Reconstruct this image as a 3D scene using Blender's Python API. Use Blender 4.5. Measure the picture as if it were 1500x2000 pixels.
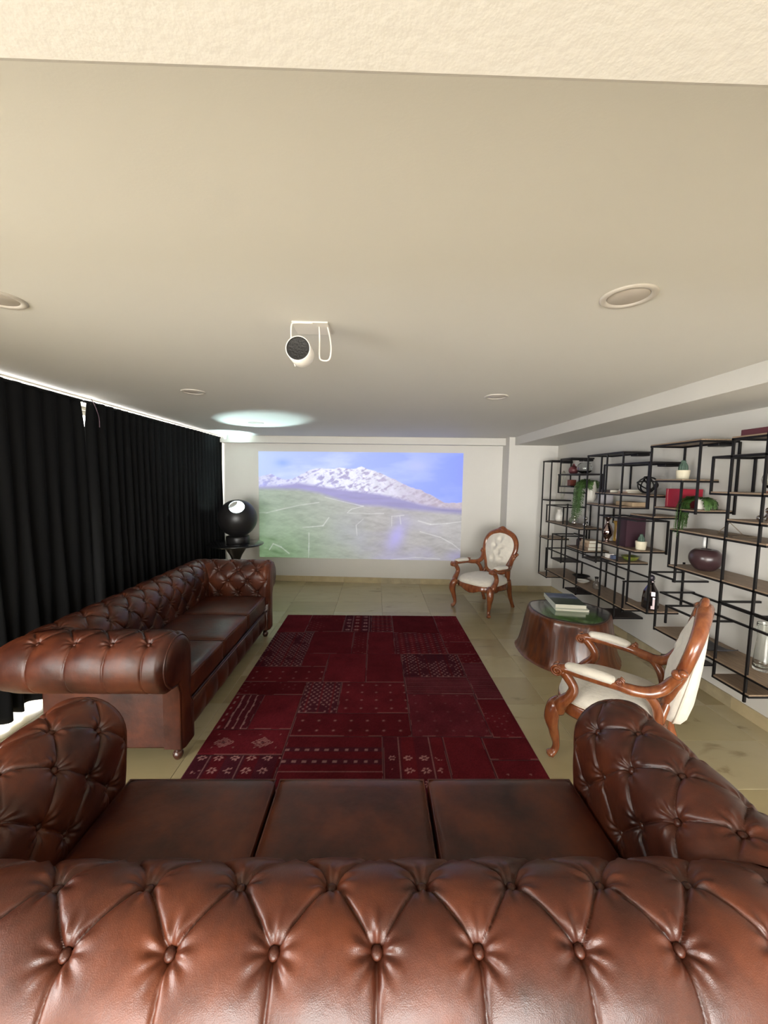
import bpy, bmesh, math, random
import numpy as np
from mathutils import Vector, Matrix
random.seed(7); RNG = np.random.default_rng(7)
for o in list(bpy.data.objects): bpy.data.objects.remove(o)
SC = bpy.context.scene; COL = SC.collection
PI = math.pi

# ---------------------------------------------------------------- camera
cam = bpy.data.cameras.new('camera'); cam_o = bpy.data.objects.new('camera', cam); COL.objects.link(cam_o)
cam.sensor_fit = 'VERTICAL'; cam.sensor_height = 24.0; cam.lens = 760.0/2000.0*24.0
cam.clip_start = 0.05; cam.clip_end = 100
r_ = Vector((0.999718547, -0.018421935, 0.014948537)); u_ = Vector((-0.013378569, 0.082582567, 0.996494422)); f_ = Vector((0.019591844, 0.996413946, -0.082312865))
M = Matrix(((r_.x, u_.x, -f_.x, 0), (r_.y, u_.y, -f_.y, 0), (r_.z, u_.z, -f_.z, 1.65), (0, 0, 0, 1)))
cam_o.matrix_world = M
SC.camera = cam_o
# ---------------------------------------------------------------- world, lights, exposure
W = bpy.data.worlds.new('world'); SC.world = W; W.use_nodes = True
bg = W.node_tree.nodes['Background']; bg.inputs[0].default_value = (1.0, 0.99, 0.965, 1); bg.inputs[1].default_value = 16.5
SC.view_settings.view_transform = 'Standard'; SC.view_settings.look = 'None'
SC.view_settings.gamma = 1; SC.view_settings.use_curve_mapping = False
SC.view_settings.exposure = 0.12
def area(name, loc, target, sx, sy, power, col):
    l = bpy.data.lights.new(name, 'AREA'); l.shape = 'RECTANGLE'; l.size = sx; l.size_y = sy; l.energy = power; l.color = col
    o = bpy.data.objects.new(name, l); COL.objects.link(o); o.location = loc
    o.rotation_euler = (Vector(target)-Vector(loc)).to_track_quat('-Z', 'Y').to_euler(); return o
# daylight through the wide glazed opening behind the camera
area('daylight_rear_window', (-0.5, -5.05, 1.15), (0.0, 3.0, 0.55), 3.8, 1.9, 320, (1.0, 0.97, 0.92))
pl = area('daylight_left_opening', (-2.62, -0.5, 1.13), (0, -0.5, 1.13), 2.5, 2.2, 1, (1, 1, 1)); pl.data.cycles.is_portal = True   # portal only: guides the sky light through the uncurtained glass

# ---------------------------------------------------------------- materials
MATS = {}
def mat(name, col, rough=0.5, metal=0.0, noise=0.0, nscale=8.0, bump=0.0, bscale=60.0, coat=0.0, spec=0.5, col2=None, trans=0.0, emis=None, es=0.0, attr=None, sheen=0.0, stretch=None, ior=1.45, alpha=1.0):
    if name in MATS: return MATS[name]
    m = bpy.data.materials.new(name); m.use_nodes = True; nt = m.node_tree; N = nt.nodes; Lk = nt.links
    b = N['Principled BSDF']
    b.inputs['Base Color'].default_value = (*col, 1); b.inputs['Roughness'].default_value = rough; b.inputs['Metallic'].default_value = metal
    b.inputs['Specular IOR Level'].default_value = spec; b.inputs['Coat Weight'].default_value = coat; b.inputs['Coat Roughness'].default_value = 0.12
    b.inputs['Transmission Weight'].default_value = trans; b.inputs['IOR'].default_value = ior; b.inputs['Sheen Weight'].default_value = sheen
    tc = N.new('ShaderNodeTexCoord'); mp = N.new('ShaderNodeMapping'); Lk.new(tc.outputs['Object'], mp.inputs[0])
    if stretch: mp.inputs['Scale'].default_value = stretch
    if noise > 0 or col2:
        n = N.new('ShaderNodeTexNoise'); n.inputs['Scale'].default_value = nscale; n.inputs['Detail'].default_value = 6; n.inputs['Roughness'].default_value = 0.6
        Lk.new(mp.outputs[0], n.inputs[0])
        cr = N.new('ShaderNodeValToRGB'); cr.color_ramp.elements[0].position = 0.32; cr.color_ramp.elements[1].position = 0.68
        c2 = col2 if col2 else tuple(c*(1-noise) for c in col)
        cr.color_ramp.elements[0].color = (*c2, 1); cr.color_ramp.elements[1].color = (*col, 1)
        Lk.new(n.outputs['Fac'], cr.inputs[0]); Lk.new(cr.outputs[0], b.inputs['Base Color'])
    if attr:
        a = N.new('ShaderNodeAttribute'); a.attribute_name = attr; Lk.new(a.outputs['Color'], b.inputs['Base Color'])
    if bump > 0:
        n2 = N.new('ShaderNodeTexNoise'); n2.inputs['Scale'].default_value = bscale; n2.inputs['Detail'].default_value = 4
        Lk.new(mp.outputs[0], n2.inputs[0])
        bp = N.new('ShaderNodeBump'); bp.inputs['Strength'].default_value = bump; bp.inputs['Distance'].default_value = 0.01
        Lk.new(n2.outputs['Fac'], bp.inputs['Height']); Lk.new(bp.outputs[0], b.inputs['Normal'])
    if emis:
        b.inputs['Emission Color'].default_value = (*emis, 1); b.inputs['Emission Strength'].default_value = es
    MATS[name] = m; return m
def nodes(m): return m.node_tree.nodes, m.node_tree.links, m.node_tree.nodes['Principled BSDF']

PAINT = mat('wall_paint', (0.62, 0.60, 0.555), 0.7, noise=0.03, nscale=2, bump=0.05, bscale=90)
CEIL = mat('ceiling_paint', (0.68, 0.66, 0.615), 0.75, noise=0.02, nscale=1.5, bump=0.03, bscale=160)
BLACK = mat('black_metal', (0.007, 0.006, 0.006), 0.45, 0.0, spec=0.3)
BWOOD = mat('shelf_wood', (0.30, 0.215, 0.145), 0.5, noise=0.0, nscale=14, col2=(0.19, 0.13, 0.085), stretch=(6, 0.7, 6), bump=0.1, bscale=40)
DBOARD = mat('dark_board', (0.045, 0.036, 0.034), 0.5)
WOOD = mat('varnished_mahogany', (0.255, 0.080, 0.026), 0.24, noise=0.0, nscale=7, col2=(0.13, 0.032, 0.012), coat=0.6, stretch=(4, 4, 1), bump=0.03, bscale=40)
CREAM = mat('cream_damask', (0.70, 0.655, 0.57), 0.8, noise=0.10, nscale=22, bump=0.35, bscale=45, sheen=0.3)
WHITE = mat('white_plastic', (0.8, 0.78, 0.74), 0.4)
LEATHER = None
def make_leather():
    m = mat('brown_leather', (0.165, 0.045, 0.024), 0.36, coat=0.0)
    N, Lk, b = nodes(m)
    tc = N.new('ShaderNodeTexCoord')
    n = N.new('ShaderNodeTexNoise'); n.inputs['Scale'].default_value = 4.5; n.inputs['Detail'].default_value = 7; n.inputs['Roughness'].default_value = 0.62
    Lk.new(tc.outputs['Object'], n.inputs[0])
    cr = N.new('ShaderNodeValToRGB'); e = cr.color_ramp.elements
    e[0].position = 0.30; e[0].color = (0.018, 0.0052, 0.0038, 1); e[1].position = 0.72; e[1].color = (0.118, 0.030, 0.0110, 1)
    k = cr.color_ramp.elements.new(0.5); k.color = (0.058, 0.0145, 0.0070, 1)
    Lk.new(n.outputs['Fac'], cr.inputs[0]); Lk.new(cr.outputs[0], b.inputs['Base Color'])
    n3 = N.new('ShaderNodeTexNoise'); n3.inputs['Scale'].default_value = 9; n3.inputs['Detail'].default_value = 5; Lk.new(tc.outputs['Object'], n3.inputs[0])
    mr = N.new('ShaderNodeMapRange'); mr.inputs[1].default_value = 0.3; mr.inputs[2].default_value = 0.7; mr.inputs[3].default_value = 0.29; mr.inputs[4].default_value = 0.43; b.inputs['Specular IOR Level'].default_value = 0.48
    Lk.new(n3.outputs['Fac'], mr.inputs[0]); Lk.new(mr.outputs[0], b.inputs['Roughness'])
    v = N.new('ShaderNodeTexVoronoi'); v.inputs['Scale'].default_value = 520; Lk.new(tc.outputs['Object'], v.inputs[0])
    n2 = N.new('ShaderNodeTexNoise'); n2.inputs['Scale'].default_value = 28; n2.inputs['Detail'].default_value = 6; Lk.new(tc.outputs['Object'], n2.inputs[0])
    b1 = N.new('ShaderNodeBump'); b1.inputs['Strength'].default_value = 0.12; b1.inputs['Distance'].default_value = 0.002; Lk.new(v.outputs['Distance'], b1.inputs['Height'])
    b2 = N.new('ShaderNodeBump'); b2.inputs['Strength'].default_value = 0.22; b2.inputs['Distance'].default_value = 0.006; Lk.new(n2.outputs['Fac'], b2.inputs['Height']); Lk.new(b1.outputs[0], b2.inputs['Normal'])
    Lk.new(b2.outputs[0], b.inputs['Normal'])
    return m
LEATHER = make_leather()

# ---------------------------------------------------------------- helpers
def obj(name, me, m=None, parent=None, kind=None, label=None):
    o = bpy.data.objects.new(name, me); COL.objects.link(o)
    if m is not None:
        if isinstance(m, (list, tuple)):
            for k in m: me.materials.append(k)
        else: me.materials.append(m)
    if parent is not None: o.parent = parent
    if kind: o['kind'] = kind
    if label: o['label'] = label
    return o
def tag(o, label, cat, group=None):
    o['label'] = label; o['category'] = cat
    if group: o['group'] = group
    return o
def thing(name, label, cat, loc=(0, 0, 0), rz=0.0, group=None):
    o = bpy.data.objects.new(name, None); COL.objects.link(o); o.location = loc; o.rotation_euler = (0, 0, rz); o.empty_display_size = 0.1
    return tag(o, label, cat, group)
def mk(v, f, smooth=False):
    me = bpy.data.meshes.new('m'); me.from_pydata([tuple(map(float, p)) for p in v], [], [tuple(map(int, q)) for q in f]); me.update()
    if smooth: me.polygons.foreach_set('use_smooth', [True]*len(me.polygons))
    return me
def merge(parts, smooth=True):
    V = []; F = []; k = 0
    for v, f in parts:
        V += [tuple(p) for p in v]; F += [tuple(i+k for i in q) for q in f]; k += len(v)
    return mk(V, F, smooth)
BF = [(0, 3, 2, 1), (4, 5, 6, 7), (0, 1, 5, 4), (1, 2, 6, 5), (2, 3, 7, 6), (3, 0, 4, 7)]
def bxv(x0, x1, y0, y1, z0, z1):
    return [(x0, y0, z0), (x1, y0, z0), (x1, y1, z0), (x0, y1, z0), (x0, y0, z1), (x1, y0, z1), (x1, y1, z1), (x0, y1, z1)], BF
def box(x0, x1, y0, y1, z0, z1, bev=0.0, seg=2):
    v, f = bxv(x0, x1, y0, y1, z0, z1)
    if bev <= 0: return mk(v, f)
    bm = bmesh.new(); vs = [bm.verts.new(p) for p in v]
    for q in f: bm.faces.new([vs[i] for i in q])
    bmesh.ops.bevel(bm, geom=list(bm.edges), offset=bev, segments=seg, profile=0.5, affect='EDGES')
    me = bpy.data.meshes.new('m'); bm.to_mesh(me); bm.free(); return me
def gridmesh(P, smooth=True, closeu=False, closev=False):
    P = np.asarray(P, float); a, b = P.shape[:2]
    idx = np.arange(a*b).reshape(a, b)
    if closeu: idx = np.vstack([idx, idx[:1]])
    if closev: idx = np.hstack([idx, idx[:, :1]])
    q = np.stack([idx[:-1, :-1], idx[1:, :-1], idx[1:, 1:], idx[:-1, 1:]], -1).reshape(-1, 4)
    me = bpy.data.meshes.new('m'); me.vertices.add(a*b); me.vertices.foreach_set('co', P.reshape(-1))
    nq = len(q); me.loops.add(nq*4); me.loops.foreach_set('vertex_index', q.reshape(-1).astype(np.int32))
    me.polygons.add(nq); me.polygons.foreach_set('loop_start', (np.arange(nq)*4).astype(np.int32)); me.polygons.foreach_set('loop_total', np.full(nq, 4, np.int32))
    if smooth: me.polygons.foreach_set('use_smooth', np.ones(nq, bool))
    me.update(calc_edges=True); return me
def catmull(pts, n=6):
    P = [Vector(p) for p in pts]; P = [P[0]*2-P[1]]+P+[P[-1]*2-P[-2]]; out = []
    for i in range(1, len(P)-2):
        for k in range(n):
            t = k/n; a, b, c, d = P[i-1], P[i], P[i+1], P[i+2]
            out.append(0.5*((2*b)+(c-a)*t+(2*a-5*b+4*c-d)*t*t+(-a+3*b-3*c+d)*t**3))
    out.append(P[-2]); return out
def tubev(pts, rad, seg=10, sub=6, closed=False, flat=(1, 1), up=None, k0=0):
    """swept tube: pts control points, rad radius or list, flat = (side, up) scale"""
    n = len(pts)
    R = [rad]*n if not hasattr(rad, '__len__') else list(rad)
    if sub > 1 and n > 2:
        if closed:
            ext = [pts[-1]]+list(pts)+[pts[0], pts[1]]; P = []; Q = []
            for i in range(1, n+1):
                for k in range(sub):
                    t = k/sub; a, b, c, d = [Vector(ext[i+j-1]) for j in range(4)]
                    P.append(0.5*((2*b)+(c-a)*t+(2*a-5*b+4*c-d)*t*t+(-a+3*b-3*c+d)*t**3)); Q.append(R[(i-1) % n]*(1-t)+R[i % n]*t)
        else:
            P = catmull(pts, sub); Q = []
            for i in range(n-1):
                for k in range(sub):
                    t = k/sub; t = t*t*(3-2*t); Q.append(R[i]*(1-t)+R[i+1]*t)
            Q.append(R[-1])
    else: P = [Vector(p) for p in pts]; Q = R
    m = len(P); V = []; F = []; prev = Vector(up) if up else None
    for i in range(m):
        if closed: t = (P[(i+1) % m]-P[i-1])
        else: t = P[min(i+1, m-1)]-P[max(i-1, 0)]
        t.normalize()
        if prev is None: prev = Vector((0, 0, 1)) if abs(t.z) < 0.9 else Vector((0, 1, 0))
        u = (Vector(up) if up else prev); u = u-t*u.dot(t)
        if u.length < 1e-4: u = t.orthogonal()
        u.normalize(); s = t.cross(u); prev = u
        for k in range(seg):
            a = 2*PI*k/seg
            V.append(P[i]+s*math.cos(a)*Q[i]*flat[0]+u*math.sin(a)*Q[i]*flat[1])
    rng = m if closed else m-1
    for i in range(rng):
        j = (i+1) % m
        for k in range(seg):
            l = (k+1) % seg; F.append((i*seg+k, i*seg+l, j*seg+l, j*seg+k))
    if not closed:
        F.append(tuple(range(seg-1, -1, -1))); F.append(tuple((m-1)*seg+k for k in range(seg)))
    return [tuple(v) for v in V], F
def tube(*a, **k):
    return mk(*tubev(*a, **k), smooth=True)
def lathev(prof, seg=32, c=(0, 0, 0), cap=True):
    V = []; F = []; n = len(prof)
    for r, z in prof:
        for k in range(seg):
            a = 2*PI*k/seg; V.append((c[0]+r*math.cos(a), c[1]+r*math.sin(a), c[2]+z))
    for i in range(n-1):
        for k in range(seg):
            l = (k+1) % seg; F.append((i*seg+k, i*seg+l, (i+1)*seg+l, (i+1)*seg+k))
    if cap:
        if prof[0][0] > 1e-5: F.append(tuple(range(seg-1, -1, -1)))
        if prof[-1][0] > 1e-5: F.append(tuple((n-1)*seg+k for k in range(seg)))
    return V, F
def lathe(*a, **k): return mk(*lathev(*a, **k), smooth=True)
def smoothprof(pts, n=6):
    return [(max(0, p.x), p.y) for p in [Vector((q[0], q[1])) for q in [(v.x, v.z) for v in catmull([(a, 0, b) for a, b in pts], n)]]]
def ballv(c, r, seg=16, rings=10, sc=(1, 1, 1)):
    V = []; F = []
    for i in range(rings+1):
        th = PI*i/rings
        for k in range(seg):
            a = 2*PI*k/seg; V.append((c[0]+r*sc[0]*math.sin(th)*math.cos(a), c[1]+r*sc[1]*math.sin(th)*math.sin(a), c[2]+r*sc[2]*math.cos(th)))
    for i in range(rings):
        for k in range(seg):
            l = (k+1) % seg; F.append((i*seg+k, (i+1)*seg+k, (i+1)*seg+l, i*seg+l))
    return V, F
def rbox(cx, cy, cz, hx, hy, hz, r, n=14, dome=0.0, pinch=0.0):
    """rounded, domed cushion as one closed mesh"""
    bm = bmesh.new(); bmesh.ops.create_cube(bm, size=2.0)
    bmesh.ops.subdivide_edges(bm, edges=list(bm.edges), cuts=n, use_grid_fill=True)
    for v in bm.verts:
        p = [math.copysign(abs(c)**0.8, c) for c in v.co]
        q = [max(-(h-r), min(h-r, c*h)) for c, h in zip(p, (hx, hy, hz))]
        full = [c*h for c, h in zip(p, (hx, hy, hz))]
        d = Vector([a-b for a, b in zip(full, q)]); 
        if d.length > 1e-9: d = d.normalized()*r if max(abs(c) for c in v.co) > 0.999 else d
        x, y, z = q[0]+d.x, q[1]+d.y, q[2]+d.z
        w = max(0, 1-(x/hx)**2)*max(0, 1-(y/hy)**2)
        z += math.copysign(dome*w**0.5, z) if z > 0 else 0
        v.co = (cx+x, cy+y, cz+z)
    me = bpy.data.meshes.new('m'); bm.to_mesh(me); bm.free()
    me.polygons.foreach_set('use_smooth', [True]*len(me.polygons)); return me
def setcol(me, C):
    """per-point colour (linear)"""
    a = me.color_attributes.new('Col', 'FLOAT_COLOR', 'POINT')
    C = np.concatenate([C.reshape(-1, 3), np.ones((C.size//3, 1))], 1); a.data.foreach_set('color', C.astype(np.float32).reshape(-1))
def lin(c): c = np.asarray(c, float)/255.0; return np.where(c < 0.04045, c/12.92, ((c+0.055)/1.055)**2.4)
def vnoise(X, Y, seed=0):
    def h(i, j): 
        s = np.sin(i*127.1+j*311.7+seed*74.7)*43758.5453; return s-np.floor(s)
    xi = np.floor(X); yi = np.floor(Y); fx = X-xi; fy = Y-yi; fx = fx*fx*(3-2*fx); fy = fy*fy*(3-2*fy)
    return (h(xi, yi)*(1-fx)+h(xi+1, yi)*fx)*(1-fy)+(h(xi, yi+1)*(1-fx)+h(xi+1, yi+1)*fx)*fy
def fbm(X, Y, o=4, seed=0):
    s = 0; a = 0.5; t = 0
    for k in range(o): s = s+a*vnoise(X*2**k, Y*2**k, seed+k*3.1); t += a; a *= 0.5
    return s/t
# ================================================================ the setting
RX = 2.66; HC = 2.30; YB = -5.2
def far_y(x): return 6.27+(x+2.4)*(6.02-6.27)/4.4
def struct(name, me, m, label=None): 
    o = obj(name, me, m); o['kind'] = 'structure'
    if label: o['label'] = label
    return o
# floor of marble tiles: each tile a part of the floor
FL = bpy.data.objects.new('floor', mk(*bxv(-3.2, 3.0, YB-0.4, 6.6, -0.12, -0.012))); COL.objects.link(FL); FL['kind'] = 'structure'
FL.data.materials.append(mat('grout', (0.32, 0.27, 0.17), 0.5))
def tile_mat(i):
    base = [(0.36, 0.300, 0.170), (0.39, 0.330, 0.205), (0.34, 0.280, 0.155), (0.31, 0.25, 0.14)][i]
    m = mat('cream_marble_%d' % i, base, 0.24, coat=0.1)
    N, Lk, b = nodes(m)
    tc = N.new('ShaderNodeTexCoord'); n = N.new('ShaderNodeTexNoise'); n.inputs['Scale'].default_value = 2.2; n.inputs['Detail'].default_value = 6; n.inputs['Distortion'].default_value = 1.2
    mp = N.new('ShaderNodeMapping'); mp.inputs['Rotation'].default_value = (0, 0, 0.5+i); mp.inputs['Scale'].default_value = (1, 2.3, 1); mp.inputs['Location'].default_value = (i*3.3, i*1.7, 0)
    geo = N.new('ShaderNodeNewGeometry'); Lk.new(geo.outputs['Position'], mp.inputs[0]); Lk.new(mp.outputs[0], n.inputs[0])
    cr = N.new('ShaderNodeValToRGB'); e = cr.color_ramp.elements
    e[0].position = 0.22; e[0].color = tuple(c*f for c, f in zip(base, (0.55, 0.50, 0.44)))+(1,); e[1].position = 0.36; e[1].color = (*base, 1)
    k = e.new(0.75); k.color = tuple(min(1, c*1.10) for c in base)+(1,)
    Lk.new(n.outputs['Fac'], cr.inputs[0]); Lk.new(cr.outputs[0], b.inputs['Base Color'])
    return m
TM = [tile_mat(i) for i in range(4)]
ts = 0.60; ty = 0.40; ntile = 0
tmesh = {}
for i in range(-5, 5):
    for j in range(-5, 17):
        x0 = i*ts+0.09; y0 = j*ty-0.05
        x1 = min(x0+ts, 2.66); y1 = y0+ty; x0 = max(x0, -3.1)
        if x1-x0 < 0.05 or y0 > 6.3: continue
        k = random.choice([0, 0, 0, 1, 1, 2, 2, 3]) if not (j % 5 == 2 and i % 3 == 1) else 3
        key = (round(x1-x0, 3), k)
        if key not in tmesh:
            me = box(0.0008, x1-x0-0.0008, 0.0008, ty-0.0008, -0.012, 0.0, bev=0.0015, seg=1); me.materials.append(TM[k]); tmesh[key] = me
        o = bpy.data.objects.new('floor_tile', tmesh[key]); COL.objects.link(o); o.location = (x0, y0, random.uniform(-0.0004, 0.0)); o.parent = FL; ntile += 1
struct('ceiling', box(-3.2, 3.0, YB-0.2, 6.6, HC, HC+0.15), CEIL)
# far wall (slightly skewed), its shallow beam and the column
fv = [(-3.2, far_y(-3.2), 0), (2.0, far_y(2.0), 0), (2.0, 6.6, 0), (-3.2, 6.6, 0)]
struct('wall_far', mk([(*p[:2], -0.01) for p in fv]+[(*p[:2], HC) for p in fv], BF), PAINT)
struct('trim_1', mk([(-2.9, far_y(-2.9)-0.13, 2.195), (1.94, far_y(1.94)-0.13, 2.195), (1.94, far_y(1.94)+0.02, 2.195), (-2.9, far_y(-2.9)+0.02, 2.195),
                     (-2.9, far_y(-2.9)-0.13, HC), (1.94, far_y(1.94)-0.13, HC), (1.94, far_y(1.94)+0.02, HC), (-2.9, far_y(-2.9)+0.02, HC)], BF), PAINT, 'shallow painted beam across the top of the far wall')
struct('trim_2', box(1.937, 3.0, 5.73, 6.6, -0.01, HC), PAINT, 'square painted column in the far right corner')
struct('wall_right', box(RX, 3.0, YB-0.2, 6.6, -0.01, HC), PAINT)
struct('trim_3', box(2.02, RX+0.02, YB-0.1, 5.75, 2.185, HC+0.01, bev=0.004), PAINT, 'long painted ceiling beam above the shelves')
struct('trim_4', box(-3.0, RX+0.02, -0.75, 0.3915, 2.02, HC+0.01, bev=0.006), mat('dimmed_beam_paint', (0.56, 0.535, 0.50), 0.75, noise=0.03, nscale=2, bump=0.06, bscale=110), 'deep painted ceiling beam over the near sofa')  # same room paint, darkened: dimming of the overlit underside is put into the colour
# back wall with a wide opening, behind the camera
bp_ = [bxv(-3.2, -2.35, YB-0.2, YB, -0.01, HC), bxv(2.35, 3.0, YB-0.2, YB, -0.01, HC), bxv(-2.35, 2.35, YB-0.2, YB, 2.15, HC), bxv(-2.35, 2.35, YB-0.2, YB, -0.01, 0.12)]
struct('wall_back', merge(bp_, False), PAINT)
wf = []
for x in (-2.33, -1.2, 0.0, 1.2, 2.33): wf.append(bxv(x-0.025, x+0.025, YB-0.12, YB-0.07, 0.12, 2.15))
wf += [bxv(-2.35, 2.35, YB-0.12, YB-0.07, 0.12, 0.17), bxv(-2.35, 2.35, YB-0.12, YB-0.07, 2.10, 2.15)]
struct('window_1', merge(wf, False), WHITE)
# left wall: a run of glazed doors behind the curtain
lw = [bxv(-2.95, -2.80, YB-0.2, 6.6, 2.27, HC), bxv(-2.95, -2.80, YB-0.2, -1.7, -0.01, HC), bxv(-2.95, -2.80, 6.05, 6.6, -0.01, HC)]
struct('wall_left', merge(lw, False), PAINT)
wf = [bxv(-2.9, -2.85, -1.7, 6.05, 0.0, 0.04), bxv(-2.9, -2.85, -1.7, 6.05, 2.23, 2.27)]
for k in range(8):
    y = -1.7+k*7.75/7; wf.append(bxv(-2.9, -2.85, y-0.02, y+0.02, 0.0, 2.27))
struct('window_2', merge(wf, False), WHITE)
struct('trim_5', box(-6.5, -2.95, YB, 6.6, -0.13, -0.03), mat('terrace_stone', (0.75, 0.72, 0.63), 0.6, noise=0.1, nscale=6), 'pale terrace paving outside the glazed doors')
# baseboards of marble pieces, piece by piece
BBM = [mat('baseboard_marble_a', (0.46, 0.37, 0.21), 0.3, noise=0.25, nscale=6), mat('baseboard_marble_b', (0.52, 0.42, 0.25), 0.3, noise=0.2, nscale=5), mat('baseboard_marble_c', (0.42, 0.35, 0.22), 0.3, noise=0.3, nscale=7)]
def baseboard(name, a, b, nrm, L=0.62):
    a = Vector((*a, 0)); b = Vector((*b, 0)); n = Vector((*nrm, 0)); d = (b-a); T = d.length; d.normalize(); k = max(1, round(T/L)); root = None
    core = [a, b, b+n*0.006, a+n*0.006]
    root = struct(name, mk([(p.x, p.y, 0) for p in core]+[(p.x, p.y, 0.083) for p in core], BF), BBM[2])
    for i in range(k):
        p = a+d*(T*i/k+0.0015); q = a+d*(T*(i+1)/k-0.0015); c = [p, q, q+n*0.015, p+n*0.015]
        z1 = 0.088+random.uniform(-0.001, 0.001)
        obj('baseboard_tile', mk([(v.x, v.y, 0) for v in c]+[(v.x, v.y, z1) for v in c], BF), random.choice(BBM), root)
baseboard('baseboard_far', (-2.35, far_y(-2.35)), (1.935, far_y(1.935)), (0, -1), 0.62)
baseboard('baseboard_column', (1.94, 5.73), (RX, 5.73), (0, -1), 0.36)
baseboard('baseboard_right', (RX, 5.715), (RX, YB+0.1), (-1, 0), 0.6)
# downlights
def downlight(x, y, label):
    t = thing('ceiling_light', label, 'ceiling light', (x, y, HC), 0, 'recessed ceiling lights')
    obj('trim_ring', lathe([(0.066, -0.001), (0.070, -0.006), (0.084, -0.007), (0.090, -0.002), (0.090, 0.0005)], 48, cap=False), mat('light_ring', (0.56, 0.52, 0.47), 0.5), t)
    obj('diffuser', lathe([(0.0, -0.002), (0.064, -0.002), (0.066, -0.0005)], 48), mat('light_diffuser', (0.55, 0.50, 0.45), 0.35), t)
downlight(0.868, 1.398, 'round white recessed downlight nearest the camera on the right of the ceiling')
downlight(-1.42, 1.53, 'round white recessed downlight cut off by the left edge of the picture')
downlight(-1.41, 3.067, 'round white recessed downlight near the curtain, above the left sofa')
downlight(0.908, 3.03, 'round white recessed downlight in the middle of the right half of the ceiling')
downlight(-1.44, 4.71, 'small round recessed downlight inside the bright oval of light on the ceiling')
# little white sensor in the far left corner
s = obj('corner_sensor', merge([lathev([(0.0, -0.07), (0.018, -0.066), (0.026, -0.05), (0.03, -0.02), (0.03, 0.0)], 20)]), WHITE); s.location = (-2.32, 6.05, HC)
tag(s, 'small white sensor under the ceiling in the far left corner by the curtain', 'sensor')

# ---------------------------------------------------------------- curtains
CURT = mat('black_curtain', (0.0060, 0.0060, 0.0062), 0.9, spec=0.12)
def curtain(y0, y1, label, seed, wl=0.125, gap_end=None):
    ny = int((y1-y0)/0.012); nz = 60
    y = np.linspace(y0, y1, ny); z = np.concatenate([np.linspace(2.272, 2.2, 8), np.linspace(2.18, 0.035, nz-8)])
    Y, Z = np.meshgrid(y, z, indexing='ij')
    ph = Y/wl*2*PI+3.5*np.sin(Y*1.7+seed)+1.1*np.sin(Y*4.3+seed*2)
    low = np.clip((2.25-Z)/1.6, 0, 1)
    amp = (0.010+0.024*low)*(0.65+0.5*vnoise(Y*2.2, Y*0+seed, 3))
    X = -2.43+amp*np.sign(np.sin(ph+0.25*Z))*np.abs(np.sin(ph+0.25*Z))**0.8+0.010*np.sin(Y*23+Z*1.3+seed)*low+0.012*np.sin(Y*3.1+seed)
    Yd = Y+0.012*np.sin(ph*0.5+Z*2)*low*np.clip((Y-y0)/0.1, 0, 1)*np.clip((y1-Y)/0.1, 0, 1)
    if gap_end: # slit closing downward
        e = gap_end; w = np.exp(-((Y-(y0 if e < 0 else y1))/0.10)**2); Yd += -e*w*0.030*np.clip((Z-2.06)/0.2, 0, 1)
    Zd = Z+np.where(Z < 0.04, 0.012*np.sin(ph*0.9+1), 0)
    o = obj('curtain_cloth', gridmesh(np.stack([X, Yd, Zd], -1)), CURT)
    md = o.modifiers.new('thick', 'SOLIDIFY'); md.thickness = 0.004
    t = thing('curtain', label, 'curtain', (-2.43, (y0+y1)/2, 0), 0, 'black curtains along the left wall')
    o.parent = t; o.location = (2.43, -(y0+y1)/2, 0)
    h = obj('heading_tape', mk(*bxv(-0.012, 0.006, -(y1-y0)/2+0.01, (y1-y0)/2-0.01, 2.252, 2.270)), CURT, t)
    return t
curtain(0.75, 3.319, 'long black pleated curtain nearer the camera, left of the bright slit', 1.3, 0.15, gap_end=1)
CFAR = curtain(3.321, 6.245, 'long black pleated curtain from the bright slit to the far wall', 4.1, 0.115, gap_end=-1)
rail = obj('curtain_rail', merge([bxv(-2.47, -2.455, 0.7, 6.1, HC-0.012, HC)], False), WHITE)
tag(rail, 'thin white curtain rail fixed to the ceiling above the black curtains', 'curtain rail')
cd = obj('curtain_cord', tube([(-2.37, 3.33, 2.28), (-2.36, 3.36, 2.22), (-2.37, 3.41, 2.14), (-2.375, 3.42, 2.06)], 0.003, seg=6), mat('cord_purple', (0.10, 0.06, 0.08), 0.6), CFAR); cd.location = (2.43, -(3.321+6.245)/2, 0)

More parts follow.
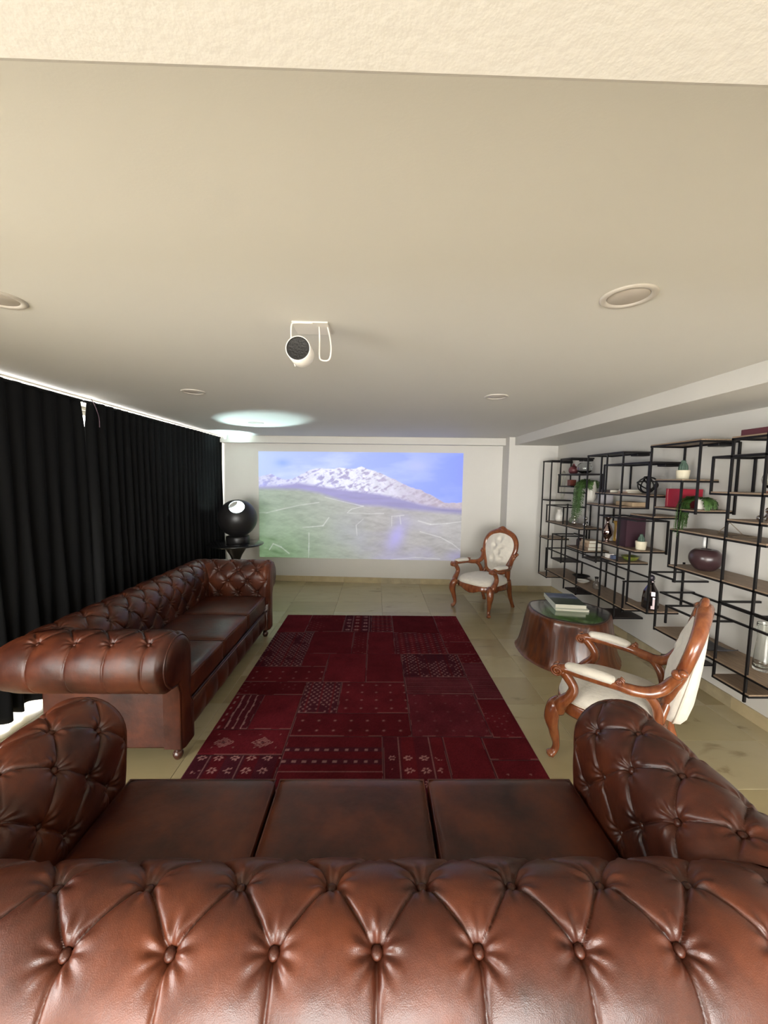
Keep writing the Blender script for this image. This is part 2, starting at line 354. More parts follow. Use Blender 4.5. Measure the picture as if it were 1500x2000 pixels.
# ---------------------------------------------------------------- projected film picture on the far wall
def picture():
    nu, nv = 520, 276
    u = np.linspace(0, 1, nu); v = np.linspace(0, 1, nv); U, Vv = np.meshgrid(u, v, indexing='ij')
    a = 1.9
    sky = lin([188, 205, 248])*(1-U)[..., None]+lin([128, 150, 250])*U[..., None]
    cl = np.clip((fbm(U*5+3, Vv*9, 5, 2)-0.48)*4.5, 0, 1)*np.clip(1.25-U*1.1, 0.12, 1)
    img = sky*(1-cl[..., None]*0.6)+lin([215, 225, 250])*cl[..., None]*0.6
    c2 = np.exp(-(((U-0.78)/0.05)**2+((Vv-0.12)/0.05)**2)); img = img*(1-0.5*c2[..., None])+lin([190, 195, 245])*0.5*c2[..., None]
    c3 = np.exp(-(((U-0.12)/0.035)**2+((Vv-0.105)/0.035)**2)); img = img*(1-0.7*c3[..., None])+lin([130, 165, 245])*0.7*c3[..., None]
    rx = [0, .06, .12, .17, .21, .25, .29, .32, .36, .40, .44, .47, .49, .51, .53, .56, .62, .68, .73, .80, .86, .92, 1.01]
    ry = [.235, .21, .255, .25, .205, .175, .15, .145, .155, .14, .15, .15, .138, .128, .145, .165, .20, .25, .30, .34, .395, .455, .45]
    ridge = np.interp(U, rx, ry)+0.018*(fbm(U*40, U*0, 3, 5)-0.5)
    base = np.interp(U, [0, .1, .2, .35, .45, .6, .7, .8, .9, 1], [.31, .30, .275, .315, .34, .37, .41, .46, .49, .50])
    rn = 0.55*(1-np.abs(2*fbm(U*34+Vv*26, Vv*16-U*9, 5, 7)-1))+0.45*fbm(U*70-Vv*30, Vv*34+U*12, 4, 17)
    snow = np.clip((rn-0.52)*6, 0, 1)
    sn_w = np.interp(U, [0, .15, .3, .5, .62, .75, 1], [.6, .75, 1, 1, .75, .3, .15])
    rockc = lin([168, 170, 225])*(1-U)[..., None]+lin([180, 165, 178])*U[..., None]
    mt = rockc*(1-(snow*sn_w)[..., None]*0.85)+lin([240, 242, 255])*(snow*sn_w)[..., None]*0.85
    mt = mt*(0.85+0.3*fbm(U*50, Vv*40, 3, 9))[..., None]
    m1 = np.clip((Vv-ridge)/0.006, 0, 1)[..., None]; img = img*(1-m1)+mt*m1
    hills = lin([165, 160, 212])*(1-U*0.3)[..., None]; hills = hills*(0.9+0.2*fbm(U*12, Vv*40, 3, 4))[..., None]
    m2 = np.clip((Vv-base)/0.03, 0, 1)[..., None]; img = img*(1-m2)+hills*m2
    fore = np.interp(U, [0, .2, .3, .4, .5, .6, .7, .85, 1], [.325, .33, .36, .42, .47, .475, .50, .52, .54])
    st = 0.6*fbm(U*9+Vv*14, Vv*34-U*16, 5, 12)+0.4*(1-np.abs(2*fbm(U*22+Vv*9, Vv*30+U*6, 5, 41)-1))
    green = np.clip(1.1-U*2.2+Vv*0.3, 0, 1)*np.clip(0.45+Vv*0.7, 0, 1)
    g = lin([170, 168, 168])*(1-green)[..., None]+lin([150, 168, 146])*green[..., None]
    g = g*(0.62+0.62*st+0.16*fbm(U*60, Vv*70-U*30, 3, 31))[..., None]
    blue = np.clip((fbm(U*5+1, Vv*5, 3, 21)-0.42)*3, 0, 1)*np.clip((U-0.3)*3, 0, 1)*np.clip((Vv-0.5)*4, 0, 1)
    g = g*(1-blue[..., None]*0.5)+lin([178, 174, 215])*blue[..., None]*0.5
    p = np.exp(-(((U-0.69+0.18*(Vv-0.75))/0.04)**2+((Vv-0.78)/0.14)**2)); g = g*(1-0.8*p[..., None])+lin([182, 176, 235])*0.8*p[..., None]
    m3 = np.clip((Vv-fore)/0.04, 0, 1)[..., None]; img = img*(1-m3)+g*m3
    roads = [[(0.33, .42), (.42, .46), (.52, .50), (.46, .53), (.44, .565)], [(.44, .565), (.55, .57), (.62, .565)], [(.0, .575), (.04, .575), (.09, .55), (.2, .50), (.3, .47)],
             [(.25, .76), (.25, .86), (.248, 1.0)], [(.22, .71), (.27, .70), (.32, .69), (.35, .61)], [(.79, .63), (.85, .66), (.93, .65), (1, .63)],
             [(.8, .73), (.9, .78), (.96, .84), (1, .90)], [(.66, 1.0), (.78, .975), (.9, .985)], [(.7, .59), (.705, .66)], [(.05, .93), (.07, .87), (.11, .90), (.15, .96)], [(.49, .78), (.485, .68), (.52, .62)], [(.66, .68), (.66, .59), (.72, .58)]]
    for rd in roads:
        for (x0, y0), (x1, y1) in zip(rd[:-1], rd[1:]):
            dx, dy = (x1-x0)*a, y1-y0; L2 = dx*dx+dy*dy
            t = np.clip((((U-x0)*a)*dx+(Vv-y0)*dy)/L2, 0, 1); d = np.hypot((U-x0)*a-t*dx, (Vv-y0)-t*dy)
            w = (np.clip(1.2-d/(0.0055*(0.5+fbm(U*30, Vv*30, 2, 3)))*1.0, 0, 1)*(0.25+0.5*fbm(U*14, Vv*14, 3, 33)))[..., None]; img = img*(1-w)+lin([225, 225, 225])*w
    # only the light that the projector adds to the painted wall
    add = np.clip(img-1.15*np.array(PIC_AMB), 0.0, 1)
    x0, x1 = -1.875, 1.335
    P = np.stack([x0+(x1-x0)*U, (far_y(x0)-0.006)+(far_y(x1)-far_y(x0))*U, 2.075+(0.385-2.075)*Vv+0.010*(U-0.5)], -1)
    me = gridmesh(P[:, ::-1], smooth=False); setcol(me, add[:, ::-1])
    m = mat('projected_light', (0.30, 0.305, 0.325), 0.7)
    N, Lk, b = nodes(m); at = N.new('ShaderNodeAttribute'); at.attribute_name = 'Col'; Lk.new(at.outputs['Color'], b.inputs['Emission Color']); b.inputs['Emission Strength'].default_value = 1.0
    o = obj('projected_picture', me, m); md = o.modifiers.new('t', 'SOLIDIFY'); md.thickness = 0.004; md.offset = 0
    tag(o, 'film still of a snowy mountain over green hills projected on the far wall', 'projection')
PIC_AMB = (0.20, 0.20, 0.20)
picture()
# ================================================================ chesterfield sofas
PC = 0.195; PR = 0.12; RR = 0.16; DC = 0.16; ZC = 0.630; NR = 5
def profile(n_arc=90, n_in=44, n_out=12):
    """(d outward, z) from the seat, over the roll, to the outer panel"""
    pts = []
    for i in range(n_in): t = i/n_in; pts.append((0.02*(1-t)**1.5, 0.36+(ZC-0.36)*t))
    a0, a1 = PI, -math.radians(62)
    for i in range(n_arc+1): a = a0+(a1-a0)*i/n_arc; pts.append((DC+RR*math.cos(a), ZC+RR*math.sin(a)))
    e = pts[-1]
    for i in range(1, n_out+1):
        t = i/n_out; pts.append((e[0]+(0.150-e[0])*t, e[1]+(-0.012)*t))
    P = np.array(pts); seg = np.hypot(*(P[1:]-P[:-1]).T); L = np.concatenate([[0], np.cumsum(seg)])
    m = int(L[-1]/0.0034); s = np.linspace(0, L[-1], m); return np.stack([np.interp(s, L, P[:, 0]), np.interp(s, L, P[:, 1])], 1), s, L, P
PROF, PS, _L, _P = profile()
# arc position of the lowest outer button row (29 degrees behind the crown of the roll)
S_TOP = np.interp(0, [0], [0])
_inner = ZC-0.36
V_TOP = None
def arcpos(ang_from_top_outward):
    # arc length from the start for a point on the roll
    base = PS[np.argmin(np.hypot(PROF[:, 0]-(DC+RR*math.sin(ang_from_top_outward)), PROF[:, 1]-(ZC+RR*math.cos(ang_from_top_outward))))]
    return base
V0 = arcpos(math.radians(31))
PN = np.gradient(PROF, axis=0); PN = PN/np.linalg.norm(PN, axis=1)[:, None]; PN = np.stack([-PN[:, 1], PN[:, 0]], 1)   # outward normal of the padding
if PN[len(PN)//4][0] > 0: PN = -PN
def tuft(S, off=0.0, amp=1.0, par=0):
    """displacement for along-position S (2D) and arc PS; buttons at off+i*PC (even rows)"""
    Vv = (V0-PS)[None, :]+0*S; s = (S-off)/PC+0.5*par
    j = Vv/PR
    p = s+j/2; q = s-j/2
    jc = np.clip(j, 0, NR-1)
    inside = (j >= 0) & (j <= NR-1)
    dp = np.abs(p-np.round(p)); dq = np.abs(q-np.round(q))
    sp = np.abs(np.sin(PI*p)); sq = np.abs(np.sin(PI*q))
    dome = (sp*sq)**0.5; w = PC*0.75
    crease = np.exp(-(dp*w/0.0034)**1.3)+np.exp(-(dq*w/0.0034)**1.3)
    # beyond the last rows: pleats run straight down
    pl = s; dpl = np.abs(pl-np.round(pl)); spl = np.abs(np.sin(PI*pl))
    par2 = (NR-1) % 2
    plin = s+0.5*par2; spin = np.abs(np.sin(PI*plin)); dpin = np.abs(plin-np.round(plin))
    t = np.clip(-j/2.2, 0, 1); t2 = np.clip((j-(NR-1))/1.2, 0, 1)
    out = spl*(1-t)+1.0*t; crout = np.exp(-(dpl*PC/0.0036)**1.2)*2*(1-0.5*t)
    inn = spin*(1-t2)+1.0*t2; crin = np.exp(-(dpin*PC/0.0036)**1.2)*2
    dome = np.where(j < 0, out, np.where(j > NR-1, inn, dome)); crease = np.where(j < 0, crout, np.where(j > NR-1, crin, crease))
    # nearest button
    best = np.full(S.shape, 9.0); ang = np.zeros(S.shape); sid = np.zeros(S.shape)
    for r in range(NR):
        sb = np.round(s-0.5*(r % 2))+0.5*(r % 2); ds = (s-sb)*PC; dv = Vv-r*PR; d = np.hypot(ds, dv)
        mk_ = d < best; best = np.where(mk_, d, best); ang = np.where(mk_, np.arctan2(dv, ds), ang); sid = np.where(mk_, sb*1.7+r*2.3, sid)
    h = 0.0175*dome**0.56-0.0052*np.clip(crease, 0, 1.6)*np.clip((best)/0.02, 0.3, 1)
    h += -0.021*np.exp(-(best/0.019)**2)
    wr = np.sin(ang*9+sid*3)+0.6*np.sin(ang*5+sid*5)
    h += 0.0027*wr*np.exp(-((best-0.032)/0.020)**2)
    h += 0.0030*(fbm(S*9+3, Vv*9+5, 3, 4)-0.5)
    return (h-0.009)*amp
def buttons(root, parent, pos_fn, along, off, par=0):
    """along=(lo, hi) function of offset d; pos_fn(s, arcindex) -> (point, normal)"""
    for r in range(NR):
        v = V0-r*PR; k = int(np.argmin(np.abs(PS-v))); d = PROF[k, 0]; lo, hi = along(d)
        i0 = math.floor((lo-off)/PC)-1
        for i in range(i0, i0+40):
            s = off+(i+0.5*((r+par) % 2))*PC
            if s < lo+0.035 or s > hi-0.03: continue
            p, n = pos_fn(s, k)
            o = bpy.data.objects.new('button', BUT); COL.objects.link(o); o.parent = parent
            o.location = Vector(p)-Vector(n)*0.0185; o.rotation_euler = Vector(n).to_track_quat('Z', 'Y').to_euler()
_bv, _bf = ballv((0, 0, 0), 0.0112, 16, 10, (1, 1, 0.72)); BUT = mk(_bv, _bf, True); BUT.materials.append(LEATHER)
def chesterfield(name, label, loc, rz, HI, off=0.0, fade=0.74, group='brown leather chesterfield sofas'):
    T = thing(name, label, 'sofa', loc, rz, group); YI = DC     # back inner plane at local y=DC, roll centre at y=0
    FR = 0.755
    # ---- back
    nS = int(2*(HI+DC+RR)/(0.0032 if HI > 0.85 else 0.0045)); t = np.linspace(-1, 1, nS)
    D = PROF[:, 0][None, :]; half = HI+D-0.0015; S = t[:, None]*half
    H = tuft(S, off); H = H*np.clip((half-np.abs(S))/0.05, 0.25, 1)
    X = S; Y = YI-(D+PN[:, 0][None, :]*H); Z = PROF[:, 1][None, :]+PN[:, 1][None, :]*H
    back = obj('backrest', gridmesh(np.stack([X, Y, Z+0*X], -1)), LEATHER, T)
    def pb(s, k): return (s, YI-PROF[k, 0], PROF[k, 1]), (0, -PN[k, 0], PN[k, 1])
    buttons(T, back, pb, lambda d: (-(HI+d), HI+d), off)
    # ---- arms
    for sg in (-1, 1):
        nA = int((FR-YI+DC+RR)/0.0042); t = np.linspace(0, 1, nA)
        y0 = YI-D+0.0015; S = y0+(FR-y0)*t[:, None]
        H = tuft(S, 0.64-PC*3)
        H = H*np.clip((S-y0)/0.05, 0.25, 1)
        e = np.clip((S-(FR-0.045))/0.045, 0, 1); H = H*(1-e)-0.030*e**2.2+0.006*e
        X = sg*(HI+D+PN[:, 0][None, :]*H); Z = PROF[:, 1][None, :]+PN[:, 1][None, :]*H
        P = np.stack([X, S+0*X, Z+0*X], -1)
        if sg > 0: P = P[::-1]
        arm = obj('armrest', gridmesh(P), LEATHER, T)
        def pa(s, k, sg=sg): return (sg*(HI+PROF[k, 0]), s, PROF[k, 1]), (sg*PN[k, 0], 0, PN[k, 1])
        buttons(T, arm, pa, lambda d: (YI-d, FR-0.05), 0.64-PC*3)
        # front facing of the arm: closed outline, padded
        out = [(p[0]+n[0]*(-0.018), p[1]+n[1]*(-0.018)) for p, n in zip(PROF[::9], PN[::9])]
        out = [(0.0, 0.10), (0.0, 0.30)]+out+[(0.150, 0.44), (0.150, 0.10)]
        cx = sum(p[0] for p in out)/len(out)
        V = []; F = []; lay = [(0.0, FR-0.10), (0.0, FR-0.010), (0.006, FR+0.002), (0.016, FR+0.009), (0.030, FR+0.012)]
        c2 = [(DC, ZC) if q[1] > 0.46 else (0.075, min(q[1], 0.46)) for q in out]
        for ins, y in lay:
            for (a, b), (ca, cb) in zip(out, c2):
                L = math.hypot(a-ca, b-cb) or 1; f = max(0, 1-ins/L); V.append((sg*(HI+ca+(a-ca)*f), y, cb+(b-cb)*f))
        n = len(out)
        for i in range(len(lay)-1):
            for k in range(n): l = (k+1) % n; q = (i*n+k, i*n+l, (i+1)*n+l, (i+1)*n+k); F.append(q if sg < 0 else q[::-1])
        bm = bmesh.new(); vs = [bm.verts.new(p) for p in V]
        for q in F: bm.faces.new([vs[i] for i in q])
        capf = bm.faces.new(vs[-n:]); bmesh.ops.triangulate(bm, faces=[capf]); bmesh.ops.recalc_face_normals(bm, faces=list(bm.faces))
        cen = sum((f.normal*1.0 for f in bm.faces if abs(f.normal.y) > 0.9), Vector()); 
        if cen.y < 0: bmesh.ops.reverse_faces(bm, faces=list(bm.faces))
        me = bpy.data.meshes.new('m'); bm.to_mesh(me); bm.free(); me.polygons.foreach_set('use_smooth', [True]*len(me.polygons)); me.set_sharp_from_angle(angle=math.radians(40))
        af = obj('arm_front', me, LEATHER, T)
        pip = [(sg*(HI+a), FR-0.004, b) for a, b in out]
        obj('piping', mk(*tubev(pip, 0.0055, seg=8, sub=1), smooth=True), LEATHER, af)
        obj('side_panel', box(*(sorted((sg*(HI+0.02), sg*(HI+0.146)))), -0.02, FR-0.03, 0.10, 0.475, bev=0.012), LEATHER, T)
    # ---- outer back, seat base, front rail
    obj('back_panel', box(-(HI+0.142), HI+0.142, 0.01-0.0, 0.098, 0.10, 0.475, bev=0.012), LEATHER, T)
    obj('seat_base', box(-HI+0.002, HI-0.002, 0.09, 0.70, 0.13, 0.305, bev=0.015), LEATHER, T)
    n = 240; xs = np.linspace(-HI+0.004, HI-0.004, n); zs = np.linspace(0, 1, 34)
    XX, ZZ = np.meshgrid(xs, zs, indexing='ij'); bul = np.sin(np.clip(ZZ, 0, 1)*PI)**0.5
    tuf = np.abs(np.sin(PI*(XX-off)/PC))**0.7
    YY = 0.715+0.030*bul*(0.55+0.45*tuf)
    fr = obj('front_rail', gridmesh(np.stack([XX, YY, 0.115+0.175*ZZ], -1)[::-1]), LEATHER, T)
    obj('rail_piping', tube([(-HI, 0.742, 0.298), (0, 0.742, 0.298), (HI, 0.742, 0.298)], 0.008, sub=2), LEATHER, fr)
    # ---- cushions
    cw = 2*HI/3
    for k in range(3):
        cx = -HI+cw*(k+0.5); rr = random.Random(k+int(HI*100))
        c = obj('seat_cushion', rbox(cx, 0.44, 0.382, cw/2-0.004-0.002*(k % 2), 0.292, 0.072, 0.022, n=16, dome=0.016), LEATHER, T)
        x0, x1, y0, y1 = cx-cw/2+0.010, cx+cw/2-0.010, 0.156, 0.727
        for z in (0.447, 0.322):
            pts = [(x0, y0, z), (cx, y0, z), (x1, y0, z), (x1, 0.44, z), (x1, y1, z), (cx, y1, z), (x0, y1, z), (x0, 0.44, z)]
            obj('cushion_piping', mk(*tubev([(a, b, z+0.0) for a, b, z in pts], 0.0042, seg=6, sub=1, closed=True), smooth=True), LEATHER, c)
    # ---- turned feet
    foot = lathe(smoothprof([(0.010, 0.0), (0.020, 0.004), (0.030, 0.030), (0.024, 0.050), (0.018, 0.058), (0.034, 0.075), (0.036, 0.100), (0.036, 0.125)], 4), 20)
    foot.materials.append(mat('dark_turned_wood', (0.06, 0.02, 0.012), 0.25, coat=0.5))
    for sx in (-1, 1):
        for y in (0.06, 0.70):
            o = bpy.data.objects.new('foot', foot); COL.objects.link(o); o.parent = T; o.location = (sx*(HI+0.085), y, 0)
    return T
NEAR = chesterfield('chesterfield_sofa', 'brown tufted leather chesterfield sofa in the foreground seen from behind with three seat cushions', (-0.083, 0.743, 0), 0, 0.889, off=0.095)
chesterfield('chesterfield_sofa', 'dark brown tufted leather chesterfield sofa standing along the black curtains', (-1.845, 3.08, 0), -PI/2, 0.81, off=0.0)

# ================================================================ patchwork rug
def rug():
    X0, X1, Y0, Y1 = -1.05, 0.985, 1.62, 4.605
    T = thing('patchwork_rug', 'large dark red patchwork rug of overdyed carpet pieces in the middle of the floor', 'rug', (0, 0, 0))
    obj('rug_backing', box(X0, X1, Y0, Y1, 0.0005, 0.006), mat('rug_binding', (0.055, 0.006, 0.012), 0.95), T)
    PILE = mat('rug_pile', (0.1, 0.01, 0.02), 1.0, attr='Col', bump=0.5, bscale=260, spec=0.03)
    # x0,x1,y0,y1,style,seed   laid out in metres
    L = [(-1.05, -0.75, 4.06, 4.605, 'plain'), (-0.75, -0.35, 4.09, 4.605, 'faint'), (-0.35, -0.04, 4.09, 4.605, 'motif'), (-0.04, 0.20, 4.09, 4.605, 'stripe'), (0.20, 0.70, 4.07, 4.605, 'plain'), (0.70, 0.985, 3.84, 4.605, 'faint'),
         (-1.05, -0.65, 3.30, 4.06, 'dense'), (-0.65, -0.22, 3.56, 4.09, 'plain'), (-0.22, -0.07, 3.56, 4.09, 'faint'), (-0.07, 0.20, 3.56, 4.09, 'plain'), (0.20, 0.70, 3.56, 4.07, 'stripev'), (0.70, 0.985, 3.56, 3.84, 'faint'),
         (-0.65, -0.42, 3.30, 3.56, 'plain'), (-0.42, -0.07, 3.04, 3.56, 'plain'), (-0.07, 0.25, 3.04, 3.56, 'plain'), (0.25, 0.78, 3.13, 3.56, 'lattice'), (0.78, 0.985, 3.38, 3.56, 'faint'),
         (-1.05, -0.42, 3.04, 3.30, 'dots'), (-1.05, -0.54, 2.85, 3.04, 'faint'), (-1.05, -0.83, 2.44, 2.85, 'bands'), (-0.83, -0.54, 2.44, 2.85, 'plain'),
         (-0.54, -0.26, 2.62, 3.04, 'dense'), (-0.26, 0.25, 2.62, 3.04, 'dots'), (-0.54, 0.25, 2.37, 2.62, 'dots'), (0.25, 0.78, 2.87, 3.13, 'worn'), (0.25, 0.77, 2.37, 2.87, 'worndots'), (0.78, 0.985, 2.80, 3.38, 'worn'),
         (0.77, 0.985, 2.36, 2.80, 'faint'), (-1.05, -0.54, 2.20, 2.44, 'medal'), (-1.05, -0.54, 1.62, 2.20, 'motif'), (-0.54, 0.06, 1.62, 2.37, 'border'),
         (0.06, 0.44, 1.62, 2.37, 'motif2'), (0.44, 0.69, 1.62, 2.37, 'plain'), (0.69, 0.985, 2.16, 2.36, 'plain'), (0.69, 0.985, 1.62, 2.16, 'medal')]
    red = np.array([0.100, 0.0100, 0.0145]); dark = np.array([0.050, 0.011, 0.018]); pale = np.array([0.30, 0.16, 0.15]); worn = np.array([0.088, 0.015, 0.022])
    for i, (x0, x1, y0, y1, st) in enumerate(L):
        r = random.Random(i*13+5); g = 0.003; a, b, c, d = x0+g, x1-g, y0+g, y1-g
        if x0 == X0: a = x0
        if x1 == X1: b = x1
        nx, ny = max(3, int((b-a)/0.0065)), max(3, int((d-c)/0.0065))
        XX, YY = np.meshgrid(np.linspace(a, b, nx), np.linspace(c, d, ny), indexing='ij'); u = (XX-a); v = (YY-c); w_, h_ = b-a, d-c
        base = red*r.uniform(0.75, 1.15); C = np.ones(XX.shape)[..., None]*base
        def mix(C, col, k): k = np.clip(k, 0, 1)[..., None]; return C*(1-k)+np.array(col)*k
        wear = fbm(XX*9+i, YY*9, 5, i)
        if st == 'dense' or st == 'lattice':
            C = mix(C, dark, np.full(XX.shape, 0.85)); k = (np.sin(u*2*PI/0.045)*np.sin(v*2*PI/0.055) > 0.35); C = mix(C, pale, k*0.55*(wear > 0.42)); k = np.abs(np.sin(u*PI/0.09)) > 0.97; C = mix(C, base, k*0.8)
        if st in ('dots', 'worndots'):
            du = (u % 0.11)-0.055; dv = (v % 0.105)-0.052; C = mix(C, pale*1.2, np.exp(-((du**2+dv**2)/0.0075**2))*0.8)
            if st == 'worndots': C = mix(C, worn, np.full(XX.shape, 0.7))
        if st == 'worn': C = mix(C, worn, 0.9+0*u); C = mix(C, pale, (np.sin(v*2*PI/0.03) > 0.6)*0.12)
        if st in ('stripe', 'stripev'):
            k = np.sin((v if st == 'stripe' else u)*2*PI/0.10) > 0.3; C = mix(C, dark, k*0.55); C = mix(C, pale, (np.sin(v*2*PI/0.05)*np.sin(u*2*PI/0.1) > 0.7)*0.4)
        if st == 'bands':
            C = mix(C, dark, (u > 0.06)*0.6); 
            for t in (0.075, 0.125, 0.175): C = mix(C, pale, (np.abs(u-t-0.004*np.sin(v*30)) < 0.0045)*0.9)
            C = mix(C, pale, (np.abs(u-0.03) < 0.009)*(np.sin(v*2*PI/0.07) > 0.3)*0.7)
        if st == 'border':
            for t, hh in ((0.52, 0.05), (0.62, 0.04), (0.30, 0.06), (0.12, 0.05)): C = mix(C, dark, (np.abs(v-t) < hh/2)*0.8); C = mix(C, pale, (np.abs(v-t) < 0.012)*(np.sin(u*2*PI/0.06) > 0.35)*0.7)
            C = mix(C, pale, (np.abs(v-0.44) < 0.004)*0.5)
        if st in ('motif', 'motif2'):
            C = mix(C, dark, ((u*1000).astype(int) % 190 < 110)*(0.75 if st == 'motif' else 0.45))
            for cu, cv in [(k*0.095+0.05, m*0.10+0.05) for k in range(6) for m in range(6)]:
                rr_ = np.hypot((u-cu)*1.0, (v-cv)*1.2); an = np.arctan2(v-cv, u-cu); C = mix(C, pale*1.9, ((rr_ < 0.030*(0.7+0.3*np.cos(an*6))) & (rr_ > 0.011))*0.55*(wear > 0.40))
            for t in (0.095*1, 0.095*3): C = mix(C, pale, (np.abs(u-t) < 0.003)*0.6)
        if st == 'medal':
            for cu in (0.12, 0.36): rr_ = np.abs(u-cu)/1.4+np.abs(v-h_*0.45); C = mix(C, pale*1.3, ((rr_ < 0.05) & (np.sin(rr_*500+u*200) > 0.1))*0.7); C = mix(C, dark, (rr_ < 0.012)*0.8)
            C = mix(C, pale, (np.hypot((u % 0.13)-0.065, (v % 0.12)-0.06) < 0.006)*0.6)
        if st == 'faint': C = mix(C, pale, (np.sin(u*2*PI/0.08)*np.sin(v*2*PI/0.06) > 0.8)*0.25*(wear > 0.5))
        C = C*(0.72+0.56*wear)[..., None]
        C = C*(0.85+0.3*RNG.random(XX.shape))[..., None]
        e = np.minimum(np.minimum(u, w_-u), np.minimum(v, h_-v)); C = mix(C, pale*0.9, (e < 0.0035)*0.55*(fbm(XX*6, YY*6, 3, i+50) > 0.42))
        zz = 0.0105+0.0012*vnoise(XX*60, YY*60, i); zz = np.where(e < 0.002, 0.0075, zz)
        me = gridmesh(np.stack([XX, YY, zz], -1)); setcol(me, C); obj('rug_patch', me, PILE, T)
    fr = []
    for k in range(150):
        x = X0+0.01+k*(X1-X0-0.02)/149; l = random.uniform(0.010, 0.022); fr.append(tubev([(x, Y1-0.003, 0.005), (x+random.uniform(-.004, .004), Y1+l, 0.003)], 0.0014, seg=4, sub=1))
    o = obj('fringe', merge(fr), mat('rug_fringe', (0.30, 0.22, 0.18), 0.9), T); o['kind'] = 'stuff'
rug()

